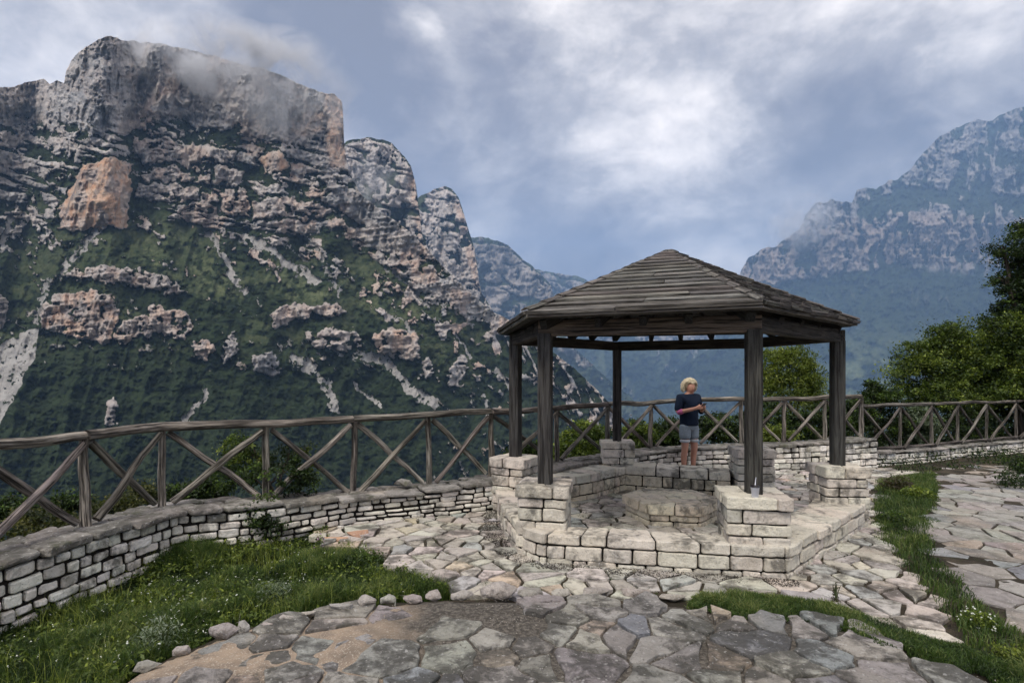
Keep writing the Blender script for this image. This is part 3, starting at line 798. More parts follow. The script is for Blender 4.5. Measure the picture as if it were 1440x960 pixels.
def stones_between(mb, outer, inner, zlo, zhi, lens, bev, gap, base, tv, face_j=.010, wob=.0, endgap=0):
    """one course of stones filling the plan strip between two paths of equal sample count"""
    Lo = path_len(outer); s = -endgap
    while s < Lo-.01:
        l = R.uniform(*lens)
        if Lo-s-l < lens[0]*.7: l = Lo-s
        a, b_ = max(0, s+gap/2)/Lo, min(Lo, s+l-gap/2)/Lo
        Li = path_len(inner)
        k = 2 if l < .35 else 3
        po = [path_eval(outer, Lo*(a+(b_-a)*i/(k-1))) for i in range(k)]; pi = [path_eval(inner, Li*(a+(b_-a)*i/(k-1))) for i in range(k)]
        j = R.uniform(-face_j, face_j)
        q0 = []
        for o, i_ in zip(po, pi):
            dx, dy = o[0]-i_[0], o[1]-i_[1]; d = math.hypot(dx, dy); jj = j+R.uniform(-.8, .8)*face_j
            q0.append((o[0]+dx/d*jj, o[1]+dy/d*jj))
        poly = q0+[(p[0], p[1]) for p in pi[::-1]]
        m = path_eval(outer, Lo*(a+b_)/2)
        z0, z1 = zlo(m)+R.uniform(-wob, wob), zhi(m)+R.uniform(-wob, wob)
        if z1-z0 > .015: prism(mb, poly, z0+gap/2, z1-gap/2, bev, tone_var(base, tv, .022), bottom=True, cut=.3, zj=.015, topj=wob*.4)
        s += l

def masonry_wall(label, pts, thick_front, thick_back, courses, lens, matname, capdepth=.05, group=None, capover=.03, parent_loc=None):
    """pts: (x, y, ztop, zbase) along the fence line; the face is on the viewer's side"""
    fence = resample(pts, .18)
    front = offset_path(fence, thick_front); back = offset_path(fence, -thick_back); mid = offset_path(front, -.16)
    c0 = fence[0]
    root = empty('stone_wall', (front[0][0], front[0][1], front[0][3]), label, 'wall', group)
    core = MB(); n = len(fence)
    fr = offset_path(front, -.028); vs = []; fs = []
    for i in range(n):
        f, b_ = fr[i], back[i]
        vs += [(f[0], f[1], f[3]-.25), (f[0], f[1], f[2]-.035), (b_[0], b_[1], b_[2]-.035), (b_[0], b_[1], b_[3]-.9)]
    for i in range(n-1):
        for k in range(4):
            a, b2 = i*4+k, i*4+(k+1) % 4; fs.append([a, a+4, b2+4, b2])
    fs += [[0, 1, 2, 3], [(n-1)*4+k for k in (3, 2, 1, 0)]]
    core.add(vs, fs); core.build('mortar_core', M['mortar'], root)
    mb = MB(); nc = courses
    fr_ = [0]; 
    for k in range(nc): fr_.append(fr_[-1]+R.uniform(.75, 1.25))
    fr_ = [x/fr_[-1] for x in fr_]
    for k in range(nc):
        lo = (lambda a: (lambda p: p[3]-.04+(p[2]-capdepth-p[3]+.04)*a))(fr_[k]); hi = (lambda a: (lambda p: p[3]-.04+(p[2]-capdepth-p[3]+.04)*a))(fr_[k+1])
        stones_between(mb, front, mid, lo, hi, lens, .009, .019, (1.08, 1.08, 1.08), .24, .016, .010, endgap=R.uniform(0, .15))
        # rough stones down the gorge side
        bmid = offset_path(back, .16)
        stones_between(mb, [p for p in back], bmid, lo, hi, (lens[0]*1.5, lens[1]*1.6), .012, .016, (.8, .8, .8), .22, .012, .006)
    # split some stones: thin pieces
    mb.build('stone_course', M[matname], root, rough=.007)
    cp = MB()
    f2 = offset_path(front, capover)
    # coping of broad slabs, two or three across
    tot = thick_front+thick_back
    ctr = offset_path(fence, thick_front*.45)
    stones_between(cp, f2, offset_path(ctr, .012), lambda p: p[2]-capdepth, lambda p: p[2]+.012, (.26, .62), .014, .016, (1, 1, 1), .25, .028, .010)
    stones_between(cp, offset_path(ctr, -.006), offset_path(fence, -.02), lambda p: p[2]-capdepth, lambda p: p[2]+.002, (.16, .42), .013, .018, (.9, .9, .9), .25, .0, .010)
    stones_between(cp, offset_path(back, -.02), offset_path(fence, -.035), lambda p: p[2]-capdepth, lambda p: p[2]-.004, (.2, .5), .013, .018, (.8, .8, .8), .25, .02, .008)
    cp.build('coping', M['coping'], root, rough=.010)
    return root
def wpt(i, top, base): return (POSTS[i][0], POSTS[i][1], top, base)
W1 = [(-3.85, 2.2, .50, -.05), wpt(0, .49, -.03), wpt(1, .47, -.02), wpt(2, .455, -.01), wpt(3, .42, .0), wpt(4, .345, .02), wpt(5, .365, .05), wpt(6, .41, .06)]
masonry_wall('long low dry stone wall on the left beside the grass, with a mossy coping', W1, .36, .18, 6, (.09, .24), 'white')
W2 = [(POSTS[6][0]+.06, POSTS[6][1]+.02, .41, .05), wpt(7, .42, .03), wpt(8, .42, .02), wpt(9, .42, .0), wpt(10, .43, -.0), wpt(11, .44, -.02), wpt(12, .46, -.03), wpt(13, .49, -.03), wpt(14, .52, -.04)]
masonry_wall('dry stone wall curving behind the gazebo and the standing person', W2, .34, .16, 5, (.10, .26), 'white')
W3 = [(6.83, 10.76, .24, -.06), (7.6, 11.0, .22, -.06), (9.3, 11.8, .21, -.07), (12.0, 13.0, .20, -.1), (16.5, 14.6, .18, -.1)]
masonry_wall('lower overgrown stone wall under the dark fence on the far right', W3, .22, .14, 3, (.10, .26), 'white', capdepth=.04)

# ---------------------------------------------------------------- rustic fences
def fence_run(root, posts, base, rail_z_off=0, rr=.042, pr=.037, br=.030, bottom_rail=False, skip_first_brace=False, tone=(1, 1, 1)):
    n = len(posts)
    inner = []
    for i in range(n):
        a = posts[max(i-1, 0)]; b_ = posts[min(i+1, n-1)]; dx, dy = b_[0]-a[0], b_[1]-a[1]; L = math.hypot(dx, dy)
        inner.append(Vector((dy/L, -dx/L, 0)))
    for i, p in enumerate(posts):
        mb = MB(); x, y, z = p; b0 = base[i]
        log(mb, (x+R.uniform(-.01, .01), y, b0-.06), (x+R.uniform(-.015, .015), y, z-rr*.6), pr*R.uniform(.95, 1.2), pr*R.uniform(.85, 1.0), 10, .010, tone=tone_var(tone, .15))
        mb.build('post', M['log'], root)
    # top rails: logs two or three bays long, ends meeting over a post
    i = 0
    while i < n-1:
        k = min(n-1, i+R.choice([2, 2, 3]))
        if n-1-k == 1: k = n-1
        mb = MB(); pts = []; rad = []
        nn = 0; o = R.uniform(0, 99); r0 = rr*R.uniform(.92, 1.12); r1 = rr*R.uniform(.85, 1.05)
        segs = [(Vector(posts[j]), Vector(posts[j+1])) for j in range(i, k)]
        tot = sum((b_-a).length for a, b_ in segs); acc = 0
        for a, b_ in segs:
            l = (b_-a).length; m = max(3, int(l/.11))
            for q in range(m+(1 if b_ is segs[-1][1] else 0)):
                t = q/m; s = (acc+l*t)/tot
                w = Vector((0, 0, 1))*mnoise.noise(Vector((o, (acc+l*t)*1.7, 0)))*.030 + Vector((0, 1, 0))*mnoise.noise(Vector((o, 7, (acc+l*t)*1.3)))*.02
                pts.append(a.lerp(b_, t)+w*min(1, 6*min(s, 1-s)+.1)); rad.append(r0+(r1-r0)*s)
            acc += l
        d0 = (pts[0]-pts[1]).normalized()*.03; d1 = (pts[-1]-pts[-2]).normalized()*.03
        pts[0] = pts[0]-d0*.3; pts[-1] = pts[-1]-d1*.3
        tube(mb, pts, rad, 12, tone_var(tone, .12), .10); mb.build('rail', M['log'], root)
        if bottom_rail:
            mb = MB(); bz = lambda j: base[j]+.06
            pp = [Vector((posts[j][0], posts[j][1], bz(j)))+inner[j]*.03 for j in range(i, k+1)]
            q = []
            for a, b_ in zip(pp[:-1], pp[1:]):
                for t in range(6): q.append(a.lerp(b_, t/6)+Vector((0, 0, .012*mnoise.noise(Vector((o, t*.4, a.x*2))))))
            q.append(pp[-1]); tube(mb, q, [rr*.8]*len(q), 10, tone_var(tone, .12), .1); mb.build('bottom_rail', M['log'], root)
        i = k
    for i in range(n-1):
        a, b_ = Vector(posts[i]), Vector(posts[i+1]); nrm = (inner[i]+inner[i+1]).normalized()
        d = (b_-a); d.z = 0; d.normalize()
        lo0, lo1 = base[i]+.03, base[i+1]+.03
        A0 = Vector((a.x, a.y, lo0))+d*.07; A1 = Vector((b_.x, b_.y, b_.z-rr*1.5))-d*.05
        B0 = Vector((a.x, a.y, a.z-rr*1.5))+d*.05; B1 = Vector((b_.x, b_.y, lo1))-d*.07
        for q, (p0, p1) in enumerate(((A0, A1), (B0, B1))):
            mb = MB(); o = nrm*(.040 if q == 0 else -.014)
            log(mb, p0+o, p1+o, br*R.uniform(.95, 1.25), br*R.uniform(.85, 1.05), 9, .014, tone=tone_var(tone, .16))
            mb.build('brace', M['log'], root)
fr1 = empty('wooden_fence', (POSTS[0][0], POSTS[0][1], .4), 'grey rustic log fence with crossed braces standing on the main wall', 'fence')
bases = [.485, .465, .45, .41, .31, .355, .41, .42, .42, .42, .43, .44, .46, .49, .52]
P0 = [(-3.85, 2.75, 1.20)]+POSTS
fence_run(fr1, P0, [.49]+bases)
P2 = [(6.80, 10.82, 1.10), (7.75, 11.08, 1.10), (8.7, 11.5, 1.10), (9.6, 11.95, 1.10), (10.6, 12.4, 1.09), (11.7, 12.9, 1.08), (12.9, 13.4, 1.07), (14.3, 13.9, 1.06)]
fr2 = empty('wooden_fence', (6.80, 10.82, .2), 'lower dark log fence with a bottom rail on the far right in front of trees', 'fence')
fence_run(fr2, P2, [.20]*8, rr=.036, pr=.032, br=.027, bottom_rail=True, tone=(.72, .72, .72))

# ---------------------------------------------------------------- gazebo
HG = 1.4
POSTG = {'FL': (.31, 5.15), 'FR': (2.05, 4.71), 'R': (3.62, 6.17), 'RR': (3.29, 7.64), 'RL': (1.59, 8.40), 'L': (.043, 6.83)}
ORD = ['FL', 'FR', 'R', 'RR', 'RL', 'L']
GC = Vector((1.83, 6.47)); PT = .70; BT = 2.06
gz = empty('gazebo', (GC.x, GC.y, .06), 'hexagonal open timber gazebo with a stepped board roof on white stone pillars', 'gazebo')
def rot2(x, y, a): return (x*math.cos(a)-y*math.sin(a), x*math.sin(a)+y*math.cos(a))
def pillar(cx, cy, zb, zt, w, ang):
    mb = MB(); core = MB()
    def P(x, y): q = rot2(x, y, ang); return (cx+q[0], cy+q[1])
    h = zt-zb; fr = [0, .16, .34, .50, .68, .83, 1.0]
    fr = [0]+[f+R.uniform(-.025, .025) for f in fr[1:-1]]+[1.0]
    for k in range(6):
        hw = w/2*(1.08 if k == 5 else 1.0); g = .0065
        sx = R.uniform(-.3, .3)*hw; alt = k % 2
        z0, z1 = zb+h*fr[k]+g, zb+h*fr[k+1]-(g if k < 5 else 0)
        # four corner blocks; split lines differ front/back and per course
        sf, sb_ = R.uniform(-.6, .6)*hw, R.uniform(-.35, .35)*hw; sl, sr = R.uniform(-.3, .3)*hw, R.uniform(-.3, .3)*hw
        j = lambda: R.uniform(-.014, .014)
        quads = [[(-hw+j(), -hw+j()), (sf-g, -hw+j()), (sx-g, sl*.3), (-hw+j(), sl-g)], [(sf+g, -hw+j()), (hw+j(), -hw+j()), (hw+j(), sr-g), (sx+g, sl*.3)],
                 [(sx+g, sl*.3+2*g), (hw+j(), sr+g), (hw+j(), hw+j()), (sb_+g, hw+j())], [(-hw+j(), sl+g), (sx-g, sl*.3+2*g), (sb_-g, hw+j()), (-hw+j(), hw+j())]]
        if k in (1, 3) and R.random() < .6:      # extra narrow stone in front
            m = R.uniform(.0, .5)*hw
        for q in quads: prism(mb, [P(*p) for p in q], z0, z1+R.uniform(-.004, .004), .008, tone_var((1, 1, 1), .15, .025), cut=.2, zj=.012, topj=.004)
    o = mb.build('stone_pillar', M['cream'], gz, rough=.0055, maxe=.045)
    hw = w/2-.022
    core = MB(); vs = [(*P(x, y), z) for z in (zb-.03, zt-.02) for x, y in ((-hw, -hw), (hw, -hw), (hw, hw), (-hw, hw))]
    core.add(vs, [[3, 2, 1, 0], [4, 5, 6, 7], [0, 1, 5, 4], [1, 2, 6, 5], [2, 3, 7, 6], [3, 0, 4, 7]]); core.build('mortar_core', M['mortar'], o)
    return o
PW = {'FL': (.44, -14), 'FR': (.48, -10), 'R': (.44, -4), 'RR': (.47, -8), 'RL': (.46, -5), 'L': (.44, -30)}
for k in ORD:
    x, y = POSTG[k]; pillar(x, y+(.03 if k in ('FL', 'FR') else 0), .05, PT, PW[k][0], math.radians(PW[k][1]))
    mb = MB(); a = math.radians(PW[k][1]+R.uniform(-4, 4)); w = .125
    up = (math.cos(a), math.sin(a), 0)
    bar(mb, (x, y, PT-.02), (x, y, BT+.02), w, w, up, tone_var((1, 1, 1), .08), .010)
    mb.build('post', M['timber'], gz)
# bench: low masonry ring open between R and RR
def bench(outer, inner, ztop, label, zb=.0):
    mb = MB(); o2 = resample(outer, .15); L = path_len(outer)
    n = len(o2); i2 = [path_eval(inner, path_len(inner)*i/(n-1)) for i in range(n)]
    def shrink(A, B, d): return [(a[0]+(b_[0]-a[0])*d/math.hypot(b_[0]-a[0], b_[1]-a[1]), a[1]+(b_[1]-a[1])*d/math.hypot(b_[0]-a[0], b_[1]-a[1])) for a, b_ in zip(A, B)]
    h = ztop-zb
    zz = [zb, zb+h*.26, zb+h*.66, ztop]
    for c in range(2):
        lens = (.10, .26) if c == 0 else (.16, .36)
        stones_between(mb, o2, shrink(o2, i2, .11), lambda p: zz[c], lambda p: zz[c+1], lens, .008, .017, (1, 1, 1), .14, .008, .008)
        stones_between(mb, i2, shrink(i2, o2, .09), lambda p: zz[c], lambda p: zz[c+1], (.14, .30), .008, .016, (1.0, .96, .86), .12, .006, .004)
    cap_o = shrink(o2, i2, -.006)
    stones_between(mb, cap_o, shrink(i2, o2, -.004) if True else i2, lambda p: zz[2], lambda p: zz[3], (.22, .46), .009, .017, (1, 1, 1), .12, .014, .008)
    b_ = mb.build('bench_wall', M['cream'], gz, rough=.006, maxe=.05)
    core = MB(); A = shrink(o2, i2, .03); B = shrink(i2, o2, .03); vs = []; fs = []
    for a, c in zip(A, B): vs += [(a[0], a[1], zb-.05), (a[0], a[1], ztop-.025), (c[0], c[1], ztop-.025), (c[0], c[1], zb-.05)]
    for i in range(n-1):
        for k in range(4): a, c = i*4+k, i*4+(k+1) % 4; fs.append([a, a+4, c+4, c])
    fs += [[0, 1, 2, 3], [(n-1)*4+k for k in (3, 2, 1, 0)]]
    core.add(vs, fs); core.build('mortar_core', M['mortar'], b_)
bench([(-.20, 7.05), (-.17, 6.48), (-.09, 5.72), (.03, 5.16), (.13, 4.93), (.29, 4.79)], [(.23, 6.95), (.23, 6.5), (.27, 5.8), (.34, 5.35), (.40, 5.22), (.50, 5.08)], .335, '', .04)
bench([(.29, 4.79), (1.2, 4.60), (2.19, 4.41)], [(.44, 5.06), (1.25, 4.89), (2.06, 4.72)], .335, '', .04)
bench([(2.19, 4.41), (2.86, 5.05), (3.52, 5.68), (3.86, 6.02)], [(2.02, 4.80), (2.60, 5.36), (3.2, 5.95), (3.45, 6.30)], .335, '', .04)
bench([(3.12, 7.95), (2.4, 8.27), (1.75, 8.56)], [(2.98, 7.55), (2.28, 7.83), (1.62, 8.10)], .375, '', .0)
bench([(1.45, 8.60), (.6, 7.85), (-.13, 7.08)], [(1.70, 8.15), (1.05, 7.45), (.28, 6.92)], .375, '', .0)
# ring beams
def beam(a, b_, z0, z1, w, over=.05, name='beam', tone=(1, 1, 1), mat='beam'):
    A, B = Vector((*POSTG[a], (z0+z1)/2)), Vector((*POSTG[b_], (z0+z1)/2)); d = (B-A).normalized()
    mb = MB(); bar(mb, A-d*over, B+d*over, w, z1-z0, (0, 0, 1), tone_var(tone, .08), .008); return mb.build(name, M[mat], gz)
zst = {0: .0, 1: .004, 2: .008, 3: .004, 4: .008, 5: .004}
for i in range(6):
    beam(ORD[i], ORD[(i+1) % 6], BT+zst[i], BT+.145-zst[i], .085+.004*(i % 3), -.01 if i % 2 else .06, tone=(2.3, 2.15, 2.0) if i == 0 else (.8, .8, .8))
# roof
AP = Vector((GC.x, GC.y, 3.13)); E = {}
EV = {'FL': (.135, 4.80, 2.215), 'FR': (1.965, 4.36, 2.245), 'R': (3.76, 6.06, 2.255), 'RR': (3.52, 7.86, 2.30), 'RL': (1.56, 8.74, 2.325), 'L': (-.145, 6.86, 2.215)}
EVv = {k: Vector(v) for k, v in EV.items()}
roof = None
mbd = MB(); up = Vector((0, 0, 1))
vs = [EVv[k]-up*.0 for k in ORD]+[AP-up*.05]+[EVv[k].lerp(Vector((GC.x, GC.y, EVv[k].z)), .03)-up*.030 for k in ORD]+[AP-up*.09]
fs = [[i, (i+1) % 6, 6] for i in range(6)]+[[7+(i+1) % 6, 7+i, 13] for i in range(6)]+[[i, 7+i, 7+(i+1) % 6, (i+1) % 6] for i in range(6)]
mbd.add(vs, fs); roof = mbd.build('roof', M['timber'], gz)
rb = MB()
NC = 15
for f in range(6):
    A, B = EVv[ORD[f]], EVv[ORD[(f+1) % 6]]
    nrm = (B-A).cross(AP-A).normalized()
    if nrm.z < 0: nrm = -nrm
    along = (B-A).normalized(); slope = ((AP-A)-along*(AP-A).dot(along)).normalized()
    for c in range(NC):
        t0 = c/NC*.965-.008*(c == 0); t1 = min((c+1.35)/NC*.965, .985)
        s = 0.0; Lb = (B-A).length*(1-t0)
        wide = (.5, 1.5) if f in (0, 5) else (.14, .32)
        segs = []
        while s < Lb-.02:
            l = R.uniform(*wide)
            if Lb-s-l < wide[0]*.6: l = Lb-s
            segs.append((s/Lb, (s+l)/Lb)); s += l
        for a, b_ in segs:
            g = .004/Lb; a2, b2 = a+g, b_-g; th = .026+R.uniform(-.003, .006); lift = .008+R.uniform(0, .009); sl = R.uniform(-.002, .002)
            bot = [A.lerp(AP, t0).lerp(B.lerp(AP, t0), q)-slope*(.012+sl*(1 if q == a2 else -1)) for q in (a2, b2)]
            top = [A.lerp(AP, t1).lerp(B.lerp(AP, t1), q) for q in (a2, b2)]
            lo0 = nrm*(.034+lift); lo1 = nrm*.004
            P = [bot[0]+lo0-nrm*th, bot[1]+lo0-nrm*th, top[1]+lo1-nrm*.004, top[0]+lo1-nrm*.004, bot[0]+lo0+nrm*.004, bot[1]+lo0+nrm*.004, top[1]+lo1+nrm*th*.6, top[0]+lo1+nrm*th*.6]
            o = Vector((R.uniform(0, 50), R.uniform(0, 50), R.uniform(0, 50)))
            gv = [((p-A).dot(along)+o.x, (p-A).dot(slope)+o.y, (p-A).dot(nrm)+o.z) for p in P]
            rb.add(P, [[3, 2, 1, 0], [4, 5, 6, 7], [0, 1, 5, 4], [1, 2, 6, 5], [2, 3, 7, 6], [3, 0, 4, 7]], tone_var((1, .98, .95), .28, .04), gv)
rb.build('roof_board', M['shingle'], roof)
# hip caps, apex cap, fascia
for k in ORD:
    mb = MB(); a = EVv[k]+up*.035; b_ = AP+up*.0
    n = 11; pts = [a.lerp(b_, i/n) for i in range(n+1)]
    side = (b_-a).cross(up).normalized()
    for i in range(n):
        p0 = pts[i]-(b_-a)*.012; p1 = pts[i+1]
        for sg in (-1, 1):
            bar(mb, p0+side*sg*.026+up*(.018+.010), p1+side*sg*.026+up*.012, .056, .014, (side*sg*.35+up), tone_var((.8, .78, .75), .15), .003)
    mb.build('hip_cap', M['shingle'], roof)
mb = MB(); tube(mb, [AP-up*.05, AP-up*.0, AP+up*.02, AP+up*.024], [.115, .11, .075, .02], 6, (.7, .7, .7), .03); mb.build('apex_cap', M['shingle'], roof)
for i in range(6):
    A, B = EVv[ORD[i]], EVv[ORD[(i+1) % 6]]; mb = MB()
    bar(mb, A-up*.004-(B-A)*.004, B-up*.004+(B-A)*.004, .022, .030, (0, 0, 1), tone_var((3.4, 3.3, 3.1), .1), .003); mb.build('fascia', M['timber'], roof)
    # rafters and eave blocks on top of the ring beam
    for t in (0.0, .28, .5, .72):
        mb = MB(); P = Vector((*POSTG[ORD[i]], 0)).lerp(Vector((*POSTG[ORD[(i+1) % 6]], 0)), t)
        e = A.lerp(B, t)-up*.070
        c = AP-up*.16; p0 = e.lerp(Vector((c.x, c.y, e.z)), .085); p1 = Vector((P.x, P.y, 0)).lerp(Vector((GC.x, GC.y, 0)), .985 if t == 0 else .80)
        tt = .97 if t == 0 else .45+.0*t
        q = e.lerp(c, tt)
        bar(mb, p0, q-up*0.0, .06 if t else .08, .085, (0, 0, 1), tone_var((.7, .68, .65), .12), .005); mb.build('rafter', M['timber'], roof)
# pavement-height floor is part of the paving; low hexagonal stone table
tb = empty('stone_table', (1.83, 6.47, .03), 'low hexagonal stone table in the middle of the gazebo floor', 'table')
def hexpts(r, z=None, rot=math.radians(-12)): return [(1.85+r*math.cos(rot+i*math.pi/3), 6.45+r*math.sin(rot+i*math.pi/3)) for i in range(7)]
mb = MB()
for c, (z0, z1) in enumerate(((.02, .105), (.105, .186))):
    for i in range(6):
        o = [hexpts(.53)[i], hexpts(.53)[i+1]]; inn = [hexpts(.38)[i], hexpts(.38)[i+1]]
        stones_between(mb, o, inn, lambda p: z0, lambda p: z1, (.2, .3), .011, .012, (1, .97, .9), .12, .004, .003)
bs = mb.build('table_base', M['cream'], tb, rough=.004)
mb = MB(); hx = hexpts(.56)[:6]
def cliphex(poly, hexv):
    cx, cy = 1.85, 6.45
    for i in range(6):
        a, b_ = hexv[i], hexv[(i+1) % 6]; nx, ny = (b_[1]-a[1]), -(b_[0]-a[0])
        new = []
        for k in range(len(poly)):
            A, B = poly[k-1], poly[k]; da = (A[0]-a[0])*nx+(A[1]-a[1])*ny; db = (B[0]-a[0])*nx+(B[1]-a[1])*ny
            if (da <= 0) != (db <= 0):
                t = da/(da-db); new.append((A[0]+(B[0]-A[0])*t, A[1]+(B[1]-A[1])*t))
            if db <= 0: new.append(B)
        poly = new
        if len(poly) < 3: return []
    return poly
for (px, py), poly in cells(1.0, 2.6, 5.6, 7.3, .27, .38, 77, .012):
    q = cliphex(poly, hx)
    if len(q) >= 3: prism(mb, q, .185, .285+R.uniform(-.003, .003), .008, tone_var((1.15, 1.1, 1.0), .08, .02), cut=.2, zj=.006)
mb.build('table_top', M['cream'], tb, rough=.0035)
mb = MB(); hc = hexpts(.49)[:6]; vs = [(x, y, z) for z in (.0, .265) for x, y in hc]
mb.add(vs, [[5, 4, 3, 2, 1, 0], [6, 7, 8, 9, 10, 11]]+[[i, (i+1) % 6, 6+(i+1) % 6, 6+i] for i in range(6)]); mb.build('mortar_core', M['mortar'], bs)
# ---------------------------------------------------------------- vegetation
NR = np.random.default_rng(5)
M['leaf_dark'] = mat_leaf('dark_green_leaves', (.008, .016, .005), (.028, .050, .012), (.11, .17, .032))
M['leaf_mid'] = mat_leaf('bright_green_leaves', (.016, .030, .007), (.085, .125, .020), (.26, .31, .055))
M['leaf_yel'] = mat_leaf('yellow_green_leaves', (.035, .055, .010), (.13, .17, .028), (.30, .34, .07))
M['leaf_olive'] = mat_leaf('olive_scrub_leaves', (.014, .020, .006), (.050, .060, .016), (.13, .125, .035))
M['leaf_grey'] = mat_leaf('silvery_leaves', (.06, .085, .05), (.14, .18, .11), (.30, .34, .25))
M['leaf_red'] = mat_leaf('purplish_leaves', (.035, .020, .016), (.06, .05, .03), (.11, .12, .045))
M['grass'] = mat_leaf('grass_blades', (.014, .030, .007), (.062, .108, .020), (.24, .26, .09), .3)
M['petal'] = mat_plain('white_petals', (.62, .64, .55), .6)
M['yellow_petal'] = mat_plain('yellow_petals', (.35, .33, .05), .6)
M['violet_petal'] = mat_plain('lilac_petals', (.38, .22, .36), .6)

def raw_mesh(name, vs, quads, tones, mat, parent=None, gv=None):
    me = bpy.data.meshes.new(name)
    off = np.array(parent_world(parent)) if parent else np.zeros(3)
    vs = (np.asarray(vs)-off).astype(np.float32)
    k = quads.shape[1]
    me.vertices.add(len(vs)); me.vertices.foreach_set('co', vs.ravel())
    me.loops.add(quads.size); me.loops.foreach_set('vertex_index', quads.ravel().astype(np.int32))
    me.polygons.add(len(quads)); me.polygons.foreach_set('loop_start', np.arange(0, quads.size, k, dtype=np.int32))
    me.update(calc_edges=True)
    ca = me.attributes.new('tone', 'FLOAT_COLOR', 'FACE')
    c = np.repeat(np.asarray(tones, np.float32)[:, None], 4, 1); c[:, 3] = 1
    ca.data.foreach_set('color', c.ravel())
    me.materials.append(mat); me.update()
    o = bpy.data.objects.new(name, me); COL.objects.link(o)
    if parent: o.parent = parent
    return o

def unit(n):
    v = NR.normal(size=(n, 3)); return v/np.linalg.norm(v, axis=1)[:, None]

def leaves(name, pts, size, tone, mat, parent=None, up=.4, ratio=.5, droop=0.0):
    n = len(pts); a = unit(n); a[:, 2] -= droop; a /= np.linalg.norm(a, axis=1)[:, None]
    nr = unit(n); nr[:, 2] = np.abs(nr[:, 2])+up
    s = np.cross(a, nr); s /= np.linalg.norm(s, axis=1)[:, None]+1e-9
    sz = np.asarray(size)*(.6+.8*NR.random(n)); sz = sz[:, None]
    fold = np.cross(s, a)*sz*.12
    V = np.stack([pts-a*sz*.5, pts+s*sz*ratio*.5+fold, pts+a*sz*.5, pts-s*sz*ratio*.5+fold], 1).reshape(-1, 3)
    Q = np.arange(4*n).reshape(n, 4)
    return raw_mesh(name, V, Q, tone, mat, parent)

def crown_pts(lobes, nclump, nleaf, spread, surf=.7):
    """lobes: (x, y, z, rx, ry, rz); leaf clumps sit mostly on the outer part of each lobe"""
    P = []; T = []
    vol = np.array([l[3]*l[5] for l in lobes]); vol = vol/vol.sum()
    for l, f in zip(lobes, vol):
        k = max(3, int(nclump*f))
        for _ in range(k):
            d = unit(1)[0]; r = surf+(1.06-surf)*NR.random()**.7
            if NR.random() < .22: r *= 1.08+.22*NR.random()
            c = np.array(l[:3])+d*np.array(l[3:])*r
            m = int(nleaf*(.5+NR.random())); sp = spread*(.35+.9*NR.random())
            q = NR.normal(size=(m, 3))*sp*np.array([1, 1, .62]); q += c
            tc = .08+.75*NR.random()**1.3
            t = np.clip(tc+NR.normal(size=m)*.16, 0, 1)
            P.append(q); T.append(t)
    return np.concatenate(P), np.concatenate(T)

def branches(mb, base, lobes, r0):
    b0 = Vector(base)
    top = Vector((sum(l[0] for l in lobes)/len(lobes), sum(l[1] for l in lobes)/len(lobes), sum(l[2] for l in lobes)/len(lobes)))
    fork = b0.lerp(top, .45)
    log(mb, b0, fork, r0, r0*.75, 8, .05, .25)
    for l in lobes:
        e = Vector(l[:3]); mid = fork.lerp(e, .55)+Vector((0, 0, .1))
        tube(mb, [fork, mid, e], [r0*.6, r0*.35, r0*.15], 6, rough=.1)
        for _ in range(5):
            d = Vector(unit(1)[0]); d.z = abs(d.z)*.8
            t = e+Vector((d.x*l[3], d.y*l[4], d.z*l[5]))*.9
            tube(mb, [mid.lerp(e, R.random()), e.lerp(t, .5)+Vector((0, 0, .03)), t], [r0*.22, r0*.12, r0*.04], 5, rough=.05)

def tree(name, label, cat, base, lobes, nclump, nleaf, spread, lsize, mat, r0=.08, group=None, surf=.6, droop=0., ratio=.5):
    root = empty(name, base, label, cat, group)
    mb = MB(); branches(mb, base, lobes, r0); mb.build('trunk', M['bark'], root)
    P, T = crown_pts(lobes, nclump, nleaf, spread, surf)
    leaves('crown', P, lsize, T, M[mat], root, droop=droop, ratio=ratio)
    return root
def W(px, py, Y): v = at(px, py, Y); return (v.x, v.y, v.z)
def lobe(px, py, Y, rpx, rpy, ry=None):
    x, y, z = W(px, py, Y); rx = rpx*Y/F; rz = rpy*Y/F
    return (x, y, z, rx, ry or rx, rz)
def gz_at(x, y): return float(ground_z(np.array([x]), np.array([y]))[0])

# big trees on the right, behind the far fence
def based(px, Y): x = (px-CX)*Y/F; return (x, Y, gz_at(x, Y)-.1)
tree('broadleaf_tree', 'wide bushy green tree with pale leaf tips behind the far right fence', 'tree', based(1345, 15.0),
     [lobe(1300, 535, 15, 40, 34), lobe(1345, 515, 15, 42, 40), lobe(1382, 492, 15.2, 44, 38), lobe(1290, 500, 15.3, 24, 20), lobe(1330, 478, 15.2, 26, 20), lobe(1400, 540, 14.6, 50, 34), lobe(1360, 555, 14.4, 56, 26)],
     520, 110, .15, .072, 'leaf_mid', .11)
tree('broadleaf_tree', 'tall darker tree cut off by the right edge of the photo, above the bushes', 'tree', based(1470, 14.0),
     [lobe(1455, 330, 14, 28, 30), lobe(1432, 362, 14, 26, 16), lobe(1470, 380, 14, 52, 34), lobe(1440, 408, 14, 30, 18), lobe(1428, 432, 14, 22, 16), lobe(1475, 450, 14, 60, 42), lobe(1480, 530, 14, 66, 50), lobe(1408, 350, 14, 14, 5), lobe(1412, 392, 14, 15, 6)],
     520, 110, .12, .066, 'leaf_dark', .14)
